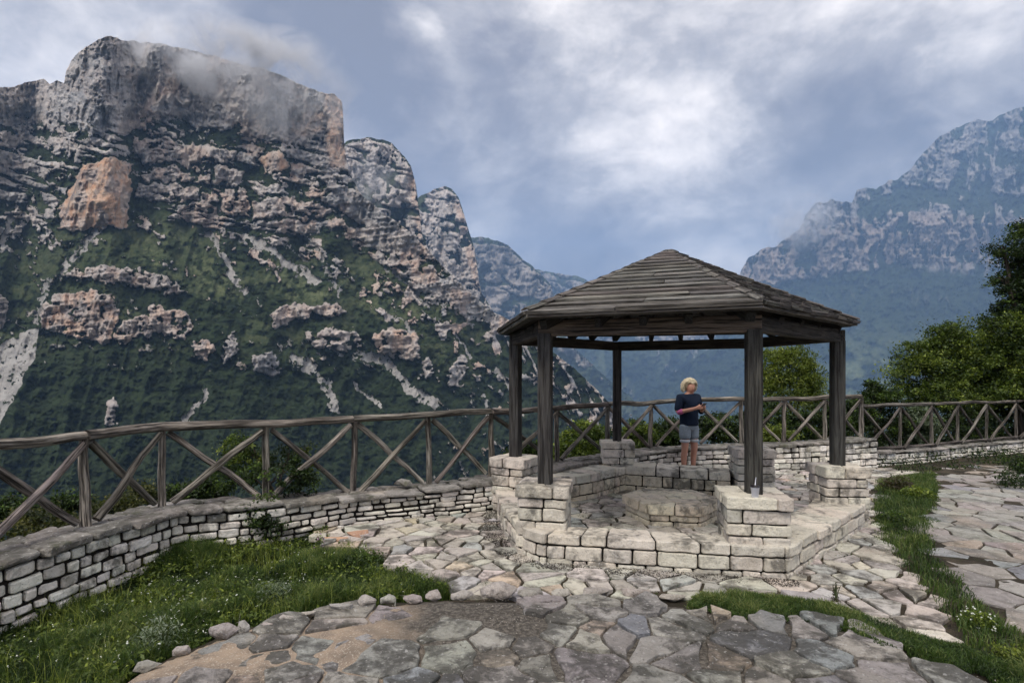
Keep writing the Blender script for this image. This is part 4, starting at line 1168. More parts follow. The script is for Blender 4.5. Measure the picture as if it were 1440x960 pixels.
tree('broadleaf_tree', 'green leafy tree at the right edge between the tall dark tree and the fence', 'tree', based(1435, 13.6),
     [lobe(1420, 470, 13.8, 30, 26), lobe(1440, 505, 13.6, 40, 36), lobe(1400, 520, 13.8, 26, 26), lobe(1440, 550, 13.5, 44, 24)], 300, 110, .14, .072, 'leaf_mid', .09)
tree('feathery_tree', 'small yellow green drooping tree seen under the gazebo roof on the right', 'tree', based(1112, 13.0),
     [lobe(1112, 520, 13, 28, 30), lobe(1090, 530, 13, 20, 28), lobe(1135, 535, 13, 20, 24), lobe(1110, 497, 13, 18, 14), lobe(1085, 500, 13, 12, 10), lobe(1150, 548, 13, 14, 12), lobe(1110, 560, 13, 44, 18)],
     210, 70, .13, .085, 'leaf_yel', .05, droop=.7, ratio=.28)
tree('small_conifer', 'small dark bush rising just left of the big bushy tree', 'tree', based(1232, 12.6),
     [lobe(1232, 555, 12.6, 20, 13), lobe(1224, 545, 12.6, 9, 8), lobe(1246, 560, 12.6, 16, 12), lobe(1212, 562, 12.6, 12, 8)], 90, 70, .08, .06, 'leaf_dark', .04)
# shrubs behind the fences
SHR = [(1075, 590, 12.0, 40, 26, 'leaf_dark', 'dark shrub behind the fence right of the front right gazebo post'),
       (1150, 596, 11.8, 44, 26, 'leaf_dark', 'dark shrub behind the fence left of the rightmost gazebo post'),
       (1200, 585, 12.2, 26, 26, 'leaf_dark', 'dark shrub just behind the tall end post of the main fence'),
       (1250, 598, 12.8, 44, 28, 'leaf_dark', 'dark shrub behind the start of the lower fence'),
       (1290, 596, 12.7, 28, 24, 'leaf_grey', 'pale leaved shrub showing through the lower fence'),
       (1352, 600, 13.6, 50, 28, 'leaf_dark', 'dark shrub in shade behind the middle of the lower fence'),
       (1425, 596, 14.2, 50, 30, 'leaf_dark', 'dark shrub behind the lower fence at the right edge of the photo'),
       (1360, 562, 13.9, 44, 16, 'leaf_mid', 'leafy ash like sapling sprouting above the lower fence'),
       (1010, 602, 11.6, 32, 20, 'leaf_dark', 'dark shrub behind the fence right of the standing person'),
       (940, 608, 11.4, 34, 20, 'leaf_dark', 'dark shrub behind the fence left of the standing person'),
       (895, 612, 10.9, 22, 18, 'leaf_mid', 'green shrub behind the fence beside the rear gazebo post'),
       (822, 614, 10.0, 34, 18, 'leaf_mid', 'bright green shrub seen between the left gazebo posts'),
       (808, 632, 9.6, 30, 12, 'leaf_mid', 'low light green plant behind the wall under the bright shrub'),
       (742, 640, 8.4, 22, 14, 'leaf_dark', 'dark plant behind the wall beside the leftmost gazebo post'),
       (1085, 614, 11.2, 30, 12, 'leaf_yel', 'yellowish low plant behind the fence right of the front right gazebo post')]
for i, (px, py, Y, rx, ry, mt, lab) in enumerate(SHR):
    tree('shrub', lab, 'shrub', based(px, Y), [lobe(px, py, Y, rx*.7, ry), lobe(px-rx*.55, py+4, Y, rx*.5, ry*.75), lobe(px+rx*.55, py+2, Y, rx*.5, ry*.8), lobe(px+rx*.1, py-ry*.5, Y, rx*.3, ry*.6)],
         120, 70, .075, .055, mt, .025, group='shrubs behind the fence')
# the leafy shrub growing over the left wall
tree('leafy_shrub', 'leafy shrub growing up through the fence and over the left wall', 'shrub', (*gp(380, 700, .42)[:1], 6.1, .2),
     [lobe(350, 655, 6.2, 26, 26), lobe(395, 668, 6.0, 36, 24), lobe(345, 628, 6.2, 20, 16), lobe(330, 672, 6.1, 26, 18), lobe(430, 672, 6.1, 18, 20), lobe(410, 640, 6.2, 14, 18), (-2.45, 5.52, .33, .20, .12, .16), (-2.42, 5.45, .18, .10, .08, .15)],
     130, 60, .05, .036, 'leaf_dark', .018)
tree('leafy_shrub', 'pale yellow green sprigs rising above the leafy shrub on the left wall', 'shrub', (-2.7, 6.3, .2),
     [lobe(335, 622, 6.3, 14, 14), lobe(318, 645, 6.3, 12, 22), lobe(430, 632, 6.2, 12, 10), lobe(440, 655, 6.2, 8, 14), lobe(352, 640, 6.1, 22, 20)], 60, 30, .04, .035, 'leaf_yel', .012, surf=.3)
for px, py, Y, rx, ry, mt, lab in [(60, 735, 5.1, 52, 22, 'leaf_olive', 'yellowish scrub behind the wall at the left edge of the photo'), (20, 715, 5.4, 30, 18, 'leaf_dark', 'dark scrub behind the wall at the far left'), (165, 712, 5.6, 34, 14, 'leaf_olive', 'yellow green scrub behind the second fence bay'),
                          (100, 706, 5.8, 26, 12, 'leaf_dark', 'dark scrub behind the first fence bay'), (198, 696, 6.1, 24, 16, 'leaf_olive', 'ochre scrub left of the second fence post'), (260, 692, 6.4, 26, 16, 'leaf_dark', 'green scrub right of the third fence post'), (300, 685, 6.5, 20, 18, 'leaf_dark', 'dark scrub beside the leafy shrub on the left wall')]:
    tree('scrub_plant', lab, 'shrub', based(px, Y), [lobe(px, py, Y, rx*.7, ry), lobe(px-rx*.6, py+4, Y, rx*.4, ry*.7), lobe(px+rx*.6, py+3, Y, rx*.4, ry*.7)], 70, 40, .05, .035, mt, .012, group='scrub below the left fence', surf=.3)
# wooded slope right below the fence (reads as one mass)
n = 26000; X = NR.uniform(3, 40, n); Y = NR.uniform(9, 34, n); d = beyond(X, Y); k = (d > 2.2) & (d < 16); X, Y = X[k], Y[k]
Z = ground_z(X, Y)+NR.random(len(X))*.9
leaves('undergrowth', np.stack([X, Y, Z], -1), .16, np.clip(NR.random(len(X))*.5, 0, 1), M['leaf_dark'])
tag(bpy.data.objects['undergrowth'], 'dark undergrowth on the slope beyond the fence', 'undergrowth', None, 'stuff')

# ---------------------------------------------------------------- grass
def blades(name, X, Y, Z, hgt, wid, tone, mat, lean=.5):
    n = len(X); a = NR.uniform(0, 2*np.pi, n); l = NR.uniform(.1, 1, n)*lean
    dx, dy = np.cos(a), np.sin(a); b = NR.uniform(0, 2*np.pi, n); wx, wy = np.cos(b)*wid, np.sin(b)*wid
    h = hgt; P = np.stack([X, Y, Z], -1)
    w = np.stack([wx, wy, 0*wx], -1)
    mid = P+np.stack([dx*l*h*.25, dy*l*h*.25, h*.6], -1); tip = P+np.stack([dx*l*h, dy*l*h, h*(1-.35*l)], -1)
    V = np.stack([P-w, P+w, mid+w*.8, tip+w*.08, tip-w*.08, mid-w*.8], 1).reshape(-1, 3)
    i = np.arange(n)*6
    Q = np.concatenate([np.stack([i, i+1, i+2, i+5], -1), np.stack([i+5, i+2, i+3, i+4], -1)])
    return raw_mesh(name, V, Q, np.concatenate([tone*.8, tone]), mat)
def scatter(poly, n, feather=.08, grow=0.0):
    xs = [p[0] for p in poly]; ys = [p[1] for p in poly]
    X = NR.uniform(min(xs)-grow, max(xs)+grow, n); Y = NR.uniform(min(ys)-grow, max(ys)+grow, n); s = poly_sd(X, Y, poly)
    s = s+grow; k = s+feather*(fbm(X*6, Y*6, 5, 3)-.5)*2 > 0
    return X[k], Y[k], s[k]
# lawn on the left
LW = [gp(*p, .02) for p in [(-60, 990), (-60, 898), (0, 878), (60, 846), (160, 806), (240, 775), (300, 762), (365, 748), (430, 738), (505, 772), (560, 795), (600, 815), (650, 838), (560, 843), (440, 864), (330, 882), (210, 936), (150, 990)]]
X, Y, s = scatter(LW, 230000)
cl = fbm(X*2.2, Y*2.2, 15, 4); cl2 = fbm(X*7, Y*7, 16, 3)
h = (.035+.15*np.clip(cl*1.6-.3, 0, 1)**1.3)*(.5+NR.random(len(X)))*np.clip(s*9+.45, .35, 1)
tn = np.clip(.22+1.1*(cl2-.36)+.5*(cl-.5)+NR.normal(size=len(X))*.20, 0, 1)
blades('lawn_grass', X, Y, ground_z(X, Y)-.005, h, .0022, tn, M['grass'], .8)
tag(bpy.data.objects['lawn_grass'], 'rough green grass with clover between the left wall and the terrace', 'grass', None, 'stuff')
k = NR.random(len(X)) < .16
Xc, Yc = X[k], Y[k]
Pc = np.stack([Xc, Yc, ground_z(Xc, Yc)+h[k]*NR.random(k.sum())*.8+.01], -1)
leaves('clover', Pc, .020, np.clip(tn[k]+.05, 0, 1), M['leaf_mid'], up=1.5, ratio=.9)
tag(bpy.data.objects['clover'], 'small round clover leaves in the grass', 'ground cover', None, 'stuff')
k = (NR.random(len(X)) < .0045) & (fbm(X*1.5, Y*1.5, 19, 3) > .42)
Pf = np.stack([X[k], Y[k], ground_z(X[k], Y[k])+h[k]*.85+.012], -1)
Pf = np.repeat(Pf, 3, 0)+NR.normal(size=(len(Pf)*3, 3))*.004
leaves('daisies', Pf, .008, np.ones(len(Pf)), M['petal'], up=1.2, ratio=1)
tag(bpy.data.objects['daisies'], 'scattered tiny white flowers in the left lawn', 'flowers', None, 'stuff')
# taller stalks, dead blades and broad weeds break up the lawn
X2, Y2, s2 = scatter(LW, 9000); k = (fbm(X2*1.8, Y2*1.8, 71, 3) > .47); X2, Y2 = X2[k], Y2[k]
o = blades('dry_stalks', X2, Y2, ground_z(X2, Y2), .10+.13*NR.random(len(X2)), .0014, .75+.25*NR.random(len(X2)), M['leaf_yel'], .6)
tag(o, 'pale dry stalks and seed heads standing in the left lawn', 'grass', None, 'stuff')
X2, Y2, s2 = scatter(LW, 5200); k = (fbm(X2*2.6, Y2*2.6, 73, 3) > .50); X2, Y2 = X2[k], Y2[k]
X2 = np.repeat(X2, 7)+NR.normal(size=len(X2)*7)*.018; Y2 = np.repeat(Y2, 7)+NR.normal(size=len(Y2)*7)*.018
leaves('broad_weeds', np.stack([X2, Y2, ground_z(X2, Y2)+.02+.09*NR.random(len(X2))], -1), .034, np.clip(NR.normal(.45, .25, len(X2)), 0, 1), M['leaf_mid'], up=.8, ratio=.45)
tag(bpy.data.objects['broad_weeds'], 'broad leaved weeds mixed through the left lawn', 'weeds', None, 'stuff')
# grass strips
for nm, poly, dens, hh, lab, reg in (('grass_strip', STRIP, 60000, .085, 'strip of grass and weeds between the two paved paths', 0), ('grass_strip', STRIP2, 46000, .06, 'narrow grass verge along the front edge of the pavement', 1)):
    X, Y, s = scatter(poly, int(dens*2.4), .14, .07)
    gap = fbm(X*1.6, Y*1.6, 25+reg, 3) > (.24 if reg == 0 else .36); X, Y, s = X[gap], Y[gap], s[gap]
    cl = fbm(X*5, Y*5, 26, 3); h = hh*(.35+.9*cl)*(.5+NR.random(len(X)))*np.clip(s*8+.4, .3, 1)
    tn = np.clip(.40+1.1*(cl-.45)+NR.normal(size=len(X))*.22, 0, 1)
    zt = np.where(poly_sd(X, Y, TERRACE) > 0, .11, np.interp(Y, [3, 5, 9.5, 14], [.08, .08, 0, -.05])-.012)
    o = blades(nm, X, Y, zt, h, .0024, tn, M['grass'], .9); tag(o, lab, 'grass', None, 'stuff')
# sprinkled weeds in the pavement joints
X = NR.uniform(-2, 7, 5200); Y = NR.uniform(3.4, 10, 5200); k = (fbm(X*1.7, Y*1.7, 33, 4) > .56) & (poly_sd(X, Y, PAVE) > .02)
X, Y = X[k], Y[k]; X = np.repeat(X, 4)+NR.normal(size=len(X)*4)*.012; Y = np.repeat(Y, 4)+NR.normal(size=len(Y)*4)*.012
o = blades('joint_weeds', X, Y, np.interp(Y, [3, 5, 9.5, 14], [.08, .08, 0, -.05])-.015, .03*NR.random(len(X))+.008, .002, np.clip(NR.random(len(X))*.6, 0, 1), M['grass'], .9)
tag(o, 'tufts of weeds in the paving joints', 'weeds', None, 'stuff')
# scrub along the foot of the right hand walls and at the right edge of the path
X = NR.uniform(6.9, 16, 26000); Y = NR.uniform(9.8, 14, 26000); d = beyond(X, Y); k = (d < -.18) & (d > -.85-.35*fbm(X*2, Y*0, 4, 2)) & (fbm(X*2.5, Y*2.5, 44, 3) > .38)
X, Y, d = X[k], Y[k], d[k]; Z = ground_z(X, Y)+NR.random(len(X))*.26*np.clip(1.1+d, .2, 1)
leaves('wall_foot_weeds', np.stack([X, Y, Z], -1), .045, np.clip(NR.random(len(X))*.75, 0, 1), M['leaf_dark'])
tag(bpy.data.objects['wall_foot_weeds'], 'weeds along the foot of the overgrown right wall', 'weeds', None, 'stuff')
vx, vy = gp(1430, 690, .0)
tree('shrub', 'low green bush at the right edge of the photo beside the path', 'shrub', (vx+.35, vy, -.05), [(vx+.35, vy, .12, .42, .42, .16), (vx+.8, vy+.4, .2, .5, .4, .22), (vx+.1, vy-.5, .06, .25, .3, .1)], 110, 60, .06, .045, 'leaf_dark', .015)
# single plants
def small_plant(name, label, px, py, z, r, h, mat, n, ls, flower=None, nf=0, ratio=.35, droop=0.):
    x, y = gp(px, py, z); root = empty(name, (x, y, z-.01), label, 'plant')
    mb = MB()
    for _ in range(9):
        a = R.uniform(0, 6.28); q = R.uniform(.3, .95)
        tube(mb, [(x, y, z-.01), (x+math.cos(a)*r*q*.4, y+math.sin(a)*r*q*.4, z+h*.55), (x+math.cos(a)*r*q, y+math.sin(a)*r*q, z+h*R.uniform(.7, 1))], [.004, .003, .0015], 5)
    mb.build('stem', M['leaf_stem'], root)
    u = unit(n); u[:, 2] = np.abs(u[:, 2]); q = (.35+.7*NR.random(n))[:, None]
    P = np.array([x, y, z])+u*q*np.array([r, r, h]); leaves('foliage', P, ls, np.clip(.25+.5*u[:, 2]+NR.normal(size=n)*.15, 0, 1), M[mat], root, ratio=ratio, droop=droop)
    if flower:
        u = unit(nf); u[:, 2] = np.abs(u[:, 2])+.2; P = np.array([x, y, z])+u*np.array([r, r, h]); P = np.repeat(P, 3, 0)+NR.normal(size=(nf*3, 3))*.004
        leaves('blossom', P, .011, np.ones(len(P)), M[flower], root, up=1.0, ratio=1)
    return root
M['leaf_stem'] = mat_plain('green_stem', (.05, .07, .025), .7)
small_plant('thistle', 'silvery pale thistle like plant in the near left corner of the lawn', 222, 915, .0, .16, .22, 'leaf_grey', 900, .030, 'petal', 10, .2)
small_plant('dome_bush', 'rounded pale green feathery plant in the middle of the lawn', 382, 845, .0, .17, .15, 'leaf_grey', 1500, .022, None, 0, .2)
small_plant('flowering_plant', 'white flowered plant in the right grass strip', 1375, 882, .05, .12, .10, 'leaf_mid', 900, .022, 'petal', 24, .6)
small_plant('leafy_weed', 'purplish leafy weed at the far end of the right grass strip', 1262, 690, .02, .22, .24, 'leaf_red', 700, .05, None, 0, .5)
small_plant('leafy_weed', 'broad green weed near the far end of the right grass strip', 1290, 700, .02, .22, .16, 'leaf_mid', 800, .045, None, 0, .5)
small_plant('leafy_weed', 'dark green clump halfway along the right grass strip', 1258, 738, .03, .18, .16, 'leaf_dark', 900, .035, None, 0, .5)
small_plant('flowering_plant', 'lilac flower beside the reddish slabs at the wall foot', 449, 772, .02, .05, .13, 'leaf_mid', 120, .02, 'violet_petal', 22, .5)
small_plant('leafy_weed', 'yellow green clump at the right end of the front grass strip', 1425, 925, .09, .12, .07, 'leaf_yel', 500, .02, None, 0, .5)
small_plant('leafy_weed', 'dark green bushy clump in the lawn near the reddish slabs', 515, 795, .0, .22, .13, 'leaf_dark', 1800, .022, None, 0, .6)
small_plant('leafy_weed', 'tiny upright weed at the start of the front grass strip', 1176, 845, .08, .03, .13, 'leaf_red', 60, .02, None, 0, .5)

# ---------------------------------------------------------------- loose stones
def rock(label, px, py, z, w, h, d=None, flat=0, name='rock', mat='rock', group=None, tilt=0, seed=None, cat='rock'):
    """angular limestone block: hull of scattered points, bevelled and roughened"""
    x, y = gp(px, py, z); Wd = w*y/F; H = h*y/F; Dd = (d or w*.7)*y/F; y += Dd*.35
    rr = random.Random(seed if seed is not None else int(px*7+py)); bm = bmesh.new()
    for _ in range(16 if not flat else 12):
        v = Vector((rr.gauss(0, 1), rr.gauss(0, 1), rr.gauss(0, 1))).normalized()*rr.uniform(.85, 1.05)
        if flat: v.z = .5 if v.z > 0 else -.5
        bm.verts.new((v.x*Wd/2, v.y*Dd/2, v.z*H/2*(1.0 if not flat else 2)))
    bmesh.ops.convex_hull(bm, input=bm.verts)
    bmesh.ops.delete(bm, geom=[v for v in bm.verts if not v.link_faces], context='VERTS')
    bmesh.ops.bevel(bm, geom=list(bm.edges), offset=min(Wd, H, Dd)*.06, segments=1, affect='EDGES')
    bmesh.ops.triangulate(bm, faces=bm.faces)
    for _ in range(2): bmesh.ops.subdivide_edges(bm, edges=[e for e in bm.edges if e.calc_length() > Wd*.10], cuts=1, use_grid_fill=True)
    bmesh.ops.triangulate(bm, faces=bm.faces)
    s = 1/max(Wd, .02)
    for v in bm.verts:
        q = mnoise.noise(v.co*s*3.1+Vector((px, py, 0)))+.5*mnoise.noise(v.co*s*8+Vector((py, px, 0))); v.co *= 1+.10*q
    bmesh.ops.recalc_face_normals(bm, faces=bm.faces)
    me = bpy.data.meshes.new(name); bm.to_mesh(me); bm.free()
    t = tone_var((1, 1, 1), .15, .04, rr); ca = me.attributes.new('tone', 'FLOAT_COLOR', 'FACE'); ca.data.foreach_set('color', [q for _ in me.polygons for q in (*t, 1.0)])
    me.materials.append(M[mat]); o = bpy.data.objects.new(name, me); COL.objects.link(o)
    o.location = (x, y, z+H*.36); o.rotation_euler = (math.radians(tilt), 0, 0)
    return tag(o, label, cat, group)
GRP = 'stones along the terrace edge'
rock('large angular white rock at the edge of the lawn', 308, 900, .10, 50, 26, 34, group=GRP)
rock('small upright pointed pale rock right of the large white rock', 341, 893, .11, 20, 27, 12, group=GRP)
rock('rounded white rock, left of the two where the lawn narrows', 514, 856, .10, 32, 22, 26, group=GRP)
rock('squat pale rock right beside the rounded white one', 544, 852, .10, 28, 18, 22, group=GRP)
rock('flat pale rock in the middle of the terrace edge', 577, 850, .10, 36, 13, 24, group=GRP)
rock('dark mottled low rock right of the flat pale rock', 610, 846, .10, 32, 16, 24, group=GRP)
rock('low grey rock just left of the big boulder', 648, 846, .10, 40, 16, 26, group=GRP)
rock('big lichen covered grey boulder below the bench front left corner', 700, 846, .08, 58, 30, 36, group=GRP)
rock('low weathered rock right of the big boulder', 748, 844, .08, 42, 16, 30, group=GRP)
rock('small mossy rock between two weathered edge rocks', 790, 842, .08, 36, 14, 24, group=GRP)
rock('dark broken rock in front of the gazebo bench', 838, 842, .08, 46, 18, 28, group=GRP)
rock('low broad rock below the middle of the gazebo bench', 895, 842, .08, 50, 14, 30, group=GRP)
rock('small rock at the left tip of the front grass strip', 950, 846, .08, 40, 12, 26, group=GRP)
rock('long thin grey slab at the lower left end of the edge', 198, 945, .10, 64, 10, 34, 1, group=GRP)
rock('thin grey slab second from the lower left end of the edge', 246, 921, .10, 42, 8, 22, 1, group=GRP)
rock('thin pale slab between the pointed rock and the rounded one', 402, 875, .11, 34, 8, 20, 1, group=GRP)
rock('small pale slab left of the rounded white rock', 432, 870, .11, 26, 9, 18, 1, group=GRP)
rock('pale slab touching the left side of the rounded white rock', 478, 862, .11, 38, 12, 24, 1, group=GRP)
rock('tiny slab right of the pointed rock', 375, 884, .11, 20, 7, 14, 1, group=GRP)
rock('reddish flat slab leaning at the wall foot, left one', 470, 764, .03, 42, 8, 26, 1, name='stone_slab', mat='red', tilt=14, cat='slab', group='reddish slabs at the wall foot')
rock('reddish flat slab leaning at the wall foot, right one', 503, 757, .04, 42, 9, 26, 1, name='stone_slab', mat='red', tilt=14, cat='slab', group='reddish slabs at the wall foot')
rock('thick broken slab lying on top of the left wall', 568, 682, .40, 40, 7, 26, 1, name='stone_slab', mat='coping', cat='slab')
# grit, chips and dead leaves
def chips(name, poly, n, smin, smax, ztop, mat, label, seed=3, dens=None):
    X, Y, s = scatter(poly, n); k = fbm(X*2.1, Y*2.1, seed, 4) > .44; X, Y = X[k], Y[k]; n = len(X)
    r = NR.uniform(smin, smax, n)[:, None]
    dirs = np.array([[1, 0, -.3], [-.5, .87, -.3], [-.5, -.87, -.3], [.1, .1, .7]])
    V = np.stack([X, Y, ztop(X, Y)], -1)[:, None, :]+(dirs[None]+NR.normal(size=(n, 4, 3))*.25)*r[:, None, :]
    i = np.arange(n)*4; Q = np.concatenate([np.stack([i, i+1, i+3], -1), np.stack([i+1, i+2, i+3], -1), np.stack([i+2, i, i+3], -1)])
    o = raw_mesh(name, V.reshape(-1, 3), Q, np.tile(NR.uniform(.4, 1.1, n), 3), mat); tag(o, label, 'debris', None, 'stuff')
chips('gravel', TERRACE, 26000, .002, .007, lambda X, Y: .112+0*X, M['rock'], 'fine stone chips lying on the terrace')
chips('gravel', PAVE, 9000, .003, .009, lambda X, Y: np.interp(Y, [3, 5, 9.5, 14], [.08, .08, 0, -.05])-.010, M['mortar'], 'dark grit in the pavement joints', 9)
# dark leaf litter collected along the foot of the bench
LIT = [(-.34, 6.9), (-.30, 5.7), (-.13, 5.0), (.2, 4.62), (1.2, 4.42), (2.2, 4.22), (2.3, 4.34), (2.2, 4.42), (1.2, 4.60), (.29, 4.79), (.03, 5.16), (-.09, 5.72), (-.2, 6.9)]
X, Y, s = scatter(LIT, 60000, .07)
leaves('leaf_litter', np.stack([X, Y, np.interp(Y, [3, 5, 9.5], [.08, .08, 0])+.004*NR.random(len(X))], -1), .013, NR.random(len(X))*.4, mat_leaf('dead_leaves', (.016, .012, .009), (.035, .025, .016), (.07, .045, .028), .1), up=2)
tag(bpy.data.objects['leaf_litter'], 'dead leaves gathered along the foot of the gazebo bench', 'leaf litter', None, 'stuff')
# ---------------------------------------------------------------- paper cup on the front right pillar
cx, cy = 1.985, 4.53
cp = empty('paper_cup', (cx, cy, PT+.004), 'white paper cup with dark lid and straw on the front right gazebo pillar', 'cup')
M['paper'] = mat_plain('white_paper', (.72, .72, .78), .55); M['lid'] = mat_plain('dark_plastic', (.012, .010, .012), .35, spec=.5)
def lathe(name, prof, mat, parent, c, n=24, smooth=True):
    vs = []; fs = []
    for r, z in prof:
        for i in range(n): a = 2*math.pi*i/n; vs.append((c[0]+r*math.cos(a), c[1]+r*math.sin(a), c[2]+z))
    for k in range(len(prof)-1):
        for i in range(n): j = (i+1) % n; fs.append([k*n+i, k*n+j, (k+1)*n+j, (k+1)*n+i])
    fs.append(list(range(n))[::-1]); fs.append([(len(prof)-1)*n+i for i in range(n)])
    mb = MB(); mb.add(vs, fs, (1, 1, 1), None, smooth); return mb.build(name, mat, parent)
c0 = (cx, cy, PT+.004)
lathe('cup_body', [(.024, 0), (.0255, .001), (.034, .078), (.0355, .079), (.0355, .082)], M['paper'], cp, c0)
lathe('lid', [(.0375, .0815), (.038, .083), (.037, .089), (.033, .090), (.031, .097), (.024, .098)], M['lid'], cp, c0)
mb = MB(); tube(mb, [(cx, cy, PT+.09), (cx+.004, cy, PT+.14), (cx+.008, cy, PT+.165)], [.0035]*3, 8, rough=0); mb.build('straw', M['paper'], cp)

# ---------------------------------------------------------------- person
M['skin'] = mat_plain('skin', (.46, .235, .165), .5, 40, .12, .35)
M['navy'] = mat_plain('navy_sweater', (.007, .014, .032), .9, 60, .5, .2, .4)
M['denim'] = mat_plain('pale_denim', (.24, .28, .32), .9, 70, .45, .2, .5)
M['hem'] = mat_plain('turned_up_hem', (.42, .44, .46), .9, 70, .2, .2, .3)
M['blonde'] = mat_plain('blonde_hair', (.85, .74, .52), .55, 70, .5, .4, .8)
M['pinkcuff'] = mat_plain('pink_patterned_lining', (.48, .12, .26), .8, 90, .5)
M['black'] = mat_plain('black_glass', (.01, .01, .012), .15, spec=.5)
M['shoe'] = mat_plain('grey_shoe', (.10, .10, .11), .7)
M['feature'] = mat_plain('dark_features', (.05, .02, .015), .5); M['lip'] = mat_plain('lips', (.36, .11, .09), .5)

def skin_mesh(name, verts, edges, radii, mat, parent, sub=2, root=0, post=None, smooth=True):
    me = bpy.data.meshes.new(name+'_src'); me.from_pydata([tuple(v) for v in verts], edges, []); me.update()
    o = bpy.data.objects.new(name+'_src', me); COL.objects.link(o)
    sm = o.modifiers.new('Skin', 'SKIN'); sm.use_smooth_shade = True
    if not me.skin_vertices: return None
    for i, r in enumerate(radii):
        sv = me.skin_vertices[0].data[i]; sv.radius = (r, r) if not isinstance(r, tuple) else r; sv.use_root = (i == root)
    ss = o.modifiers.new('Sub', 'SUBSURF'); ss.levels = sub; ss.render_levels = sub
    dg = bpy.context.evaluated_depsgraph_get(); dg.update()
    m2 = bpy.data.meshes.new_from_object(o.evaluated_get(dg)); bpy.data.objects.remove(o, do_unlink=True)
    m2.name = name
    if post: post(m2)
    m2.materials.clear(); m2.materials.append(mat)
    m2.polygons.foreach_set('use_smooth', [True]*len(m2.polygons)); m2.update()
    r = bpy.data.objects.new(name, m2); COL.objects.link(r); r.parent = parent
    return r

PX, PY = (969-CX)*9.4/F, 9.4
pr = empty('person', (PX, PY, .01), 'person with curly blonde hair in navy sweater and denim shorts looking down at a phone', 'person', rz=math.radians(24))
S = [  # name, position, radius (local: x right in the picture, -y towards the viewer, feet at z 0)
 ('pelvis', (0, 0, .86), .125), ('waist', (0, .0, 1.00), .105), ('chest', (0, .01, 1.17), .125), ('upper', (0, .01, 1.28), .105), ('neck', (0, -.005, 1.375), .050), ('jaw', (0, -.03, 1.435), .066), ('head', (0, -.03, 1.50), .084), ('crown', (0, -.005, 1.56), .060),
 ('shL', (-.175, .01, 1.300), .066), ('elL', (-.245, .01, 1.06), .044), ('wrL', (-.085, -.235, 1.135), .028), ('paL', (-.045, -.285, 1.165), .030),
 ('shR', (.175, .01, 1.300), .066), ('elR', (.245, -.01, 1.06), .044), ('wrR', (.115, -.235, 1.15), .028), ('paR', (.060, -.290, 1.175), .030),
 ('hipL', (-.085, 0, .80), .088), ('knL', (-.095, -.01, .455), .056), ('caL', (-.098, .015, .33), .054), ('anL', (-.10, .015, .085), .036), ('toL', (-.115, -.12, .035), .034),
 ('hipR', (.085, 0, .80), .088), ('knR', (.098, -.02, .455), .056), ('caR', (.102, .01, .33), .054), ('anR', (.105, .015, .085), .036), ('toR', (.125, -.12, .035), .034)]
ix = {s[0]: i for i, s in enumerate(S)}
Ed = [(ix[a], ix[b_]) for a, b_ in [('pelvis', 'waist'), ('waist', 'chest'), ('chest', 'upper'), ('upper', 'neck'), ('neck', 'jaw'), ('jaw', 'head'), ('head', 'crown'), ('upper', 'shL'), ('shL', 'elL'), ('elL', 'wrL'), ('wrL', 'paL'), ('upper', 'shR'), ('shR', 'elR'), ('elR', 'wrR'), ('wrR', 'paR'),
      ('pelvis', 'hipL'), ('hipL', 'knL'), ('knL', 'caL'), ('caL', 'anL'), ('anL', 'toL'), ('pelvis', 'hipR'), ('hipR', 'knR'), ('knR', 'caR'), ('caR', 'anR'), ('anR', 'toR')]]
SV = [s[1] for s in S]; SR = [s[2] for s in S]
# fingers: thin chains rooted in each palm, curled round the phone
for side, sg in (('L', 1), ('R', -1)):
    p = Vector(S[ix['pa'+side]][1])
    for f in range(4):
        b_ = p+Vector((sg*.012, -.020+.0, .022-.017*f)); m_ = b_+Vector((sg*(.030-.003*f), -.022, .004)); e = m_+Vector((sg*.020, .012, .002))
        i0 = len(SV); SV += [b_, m_, e]; SR += [.0095, .0085, .0072]; Ed += [(ix['pa'+side], i0), (i0, i0+1), (i0+1, i0+2)]
    t0 = p+Vector((sg*.008, .018, .020)); t1 = t0+Vector((sg*.022, -.004, .022)); i0 = len(SV); SV += [t0, t1]; SR += [.011, .009]; Ed += [(ix['pa'+side], i0), (i0, i0+1)]
def tilt_head(me):
    # bend the head forward and to the side, then pull out a nose and chin
    piv = Vector((0, .0, 1.40)); rot = Matrix.Rotation(math.radians(14), 3, 'X') @ Matrix.Rotation(math.radians(-8), 3, 'Z')
    for v in me.vertices:
        c = v.co
        if c.z > 1.39 and abs(c.x) < .13 and c.y > -.16:
            d = Vector((c.x, c.y+.03, c.z-1.485))
            if c.y < -.08:
                n_ = math.exp(-((c.x/.014)**2+((c.z-1.478)/.018)**2)); c.y -= .022*n_
                e_ = math.exp(-(((abs(c.x)-.03)/.014)**2+((c.z-1.505)/.012)**2)); c.y += .008*e_
            c.x *= .88
            w = clamp((c.z-1.38)/.05); q = piv+rot @ (c-piv); v.co = c.lerp(q, w)
body = skin_mesh('body', SV, Ed, SR, M['skin'], pr, 2, 0, tilt_head)
def sub_skin(name, names, scale, mat, over={}, sub=2, extra=None, edges=None, post=None, pos={}):
    vs = [Vector(pos.get(n_, S[ix[n_]][1])) for n_ in names]; rs = [over.get(n_, S[ix[n_]][2]*scale) for n_ in names]
    ed = [(names.index(a), names.index(b_)) for a, b_ in edges]
    return skin_mesh(name, vs, ed, rs, mat, pr, sub, 0, post)
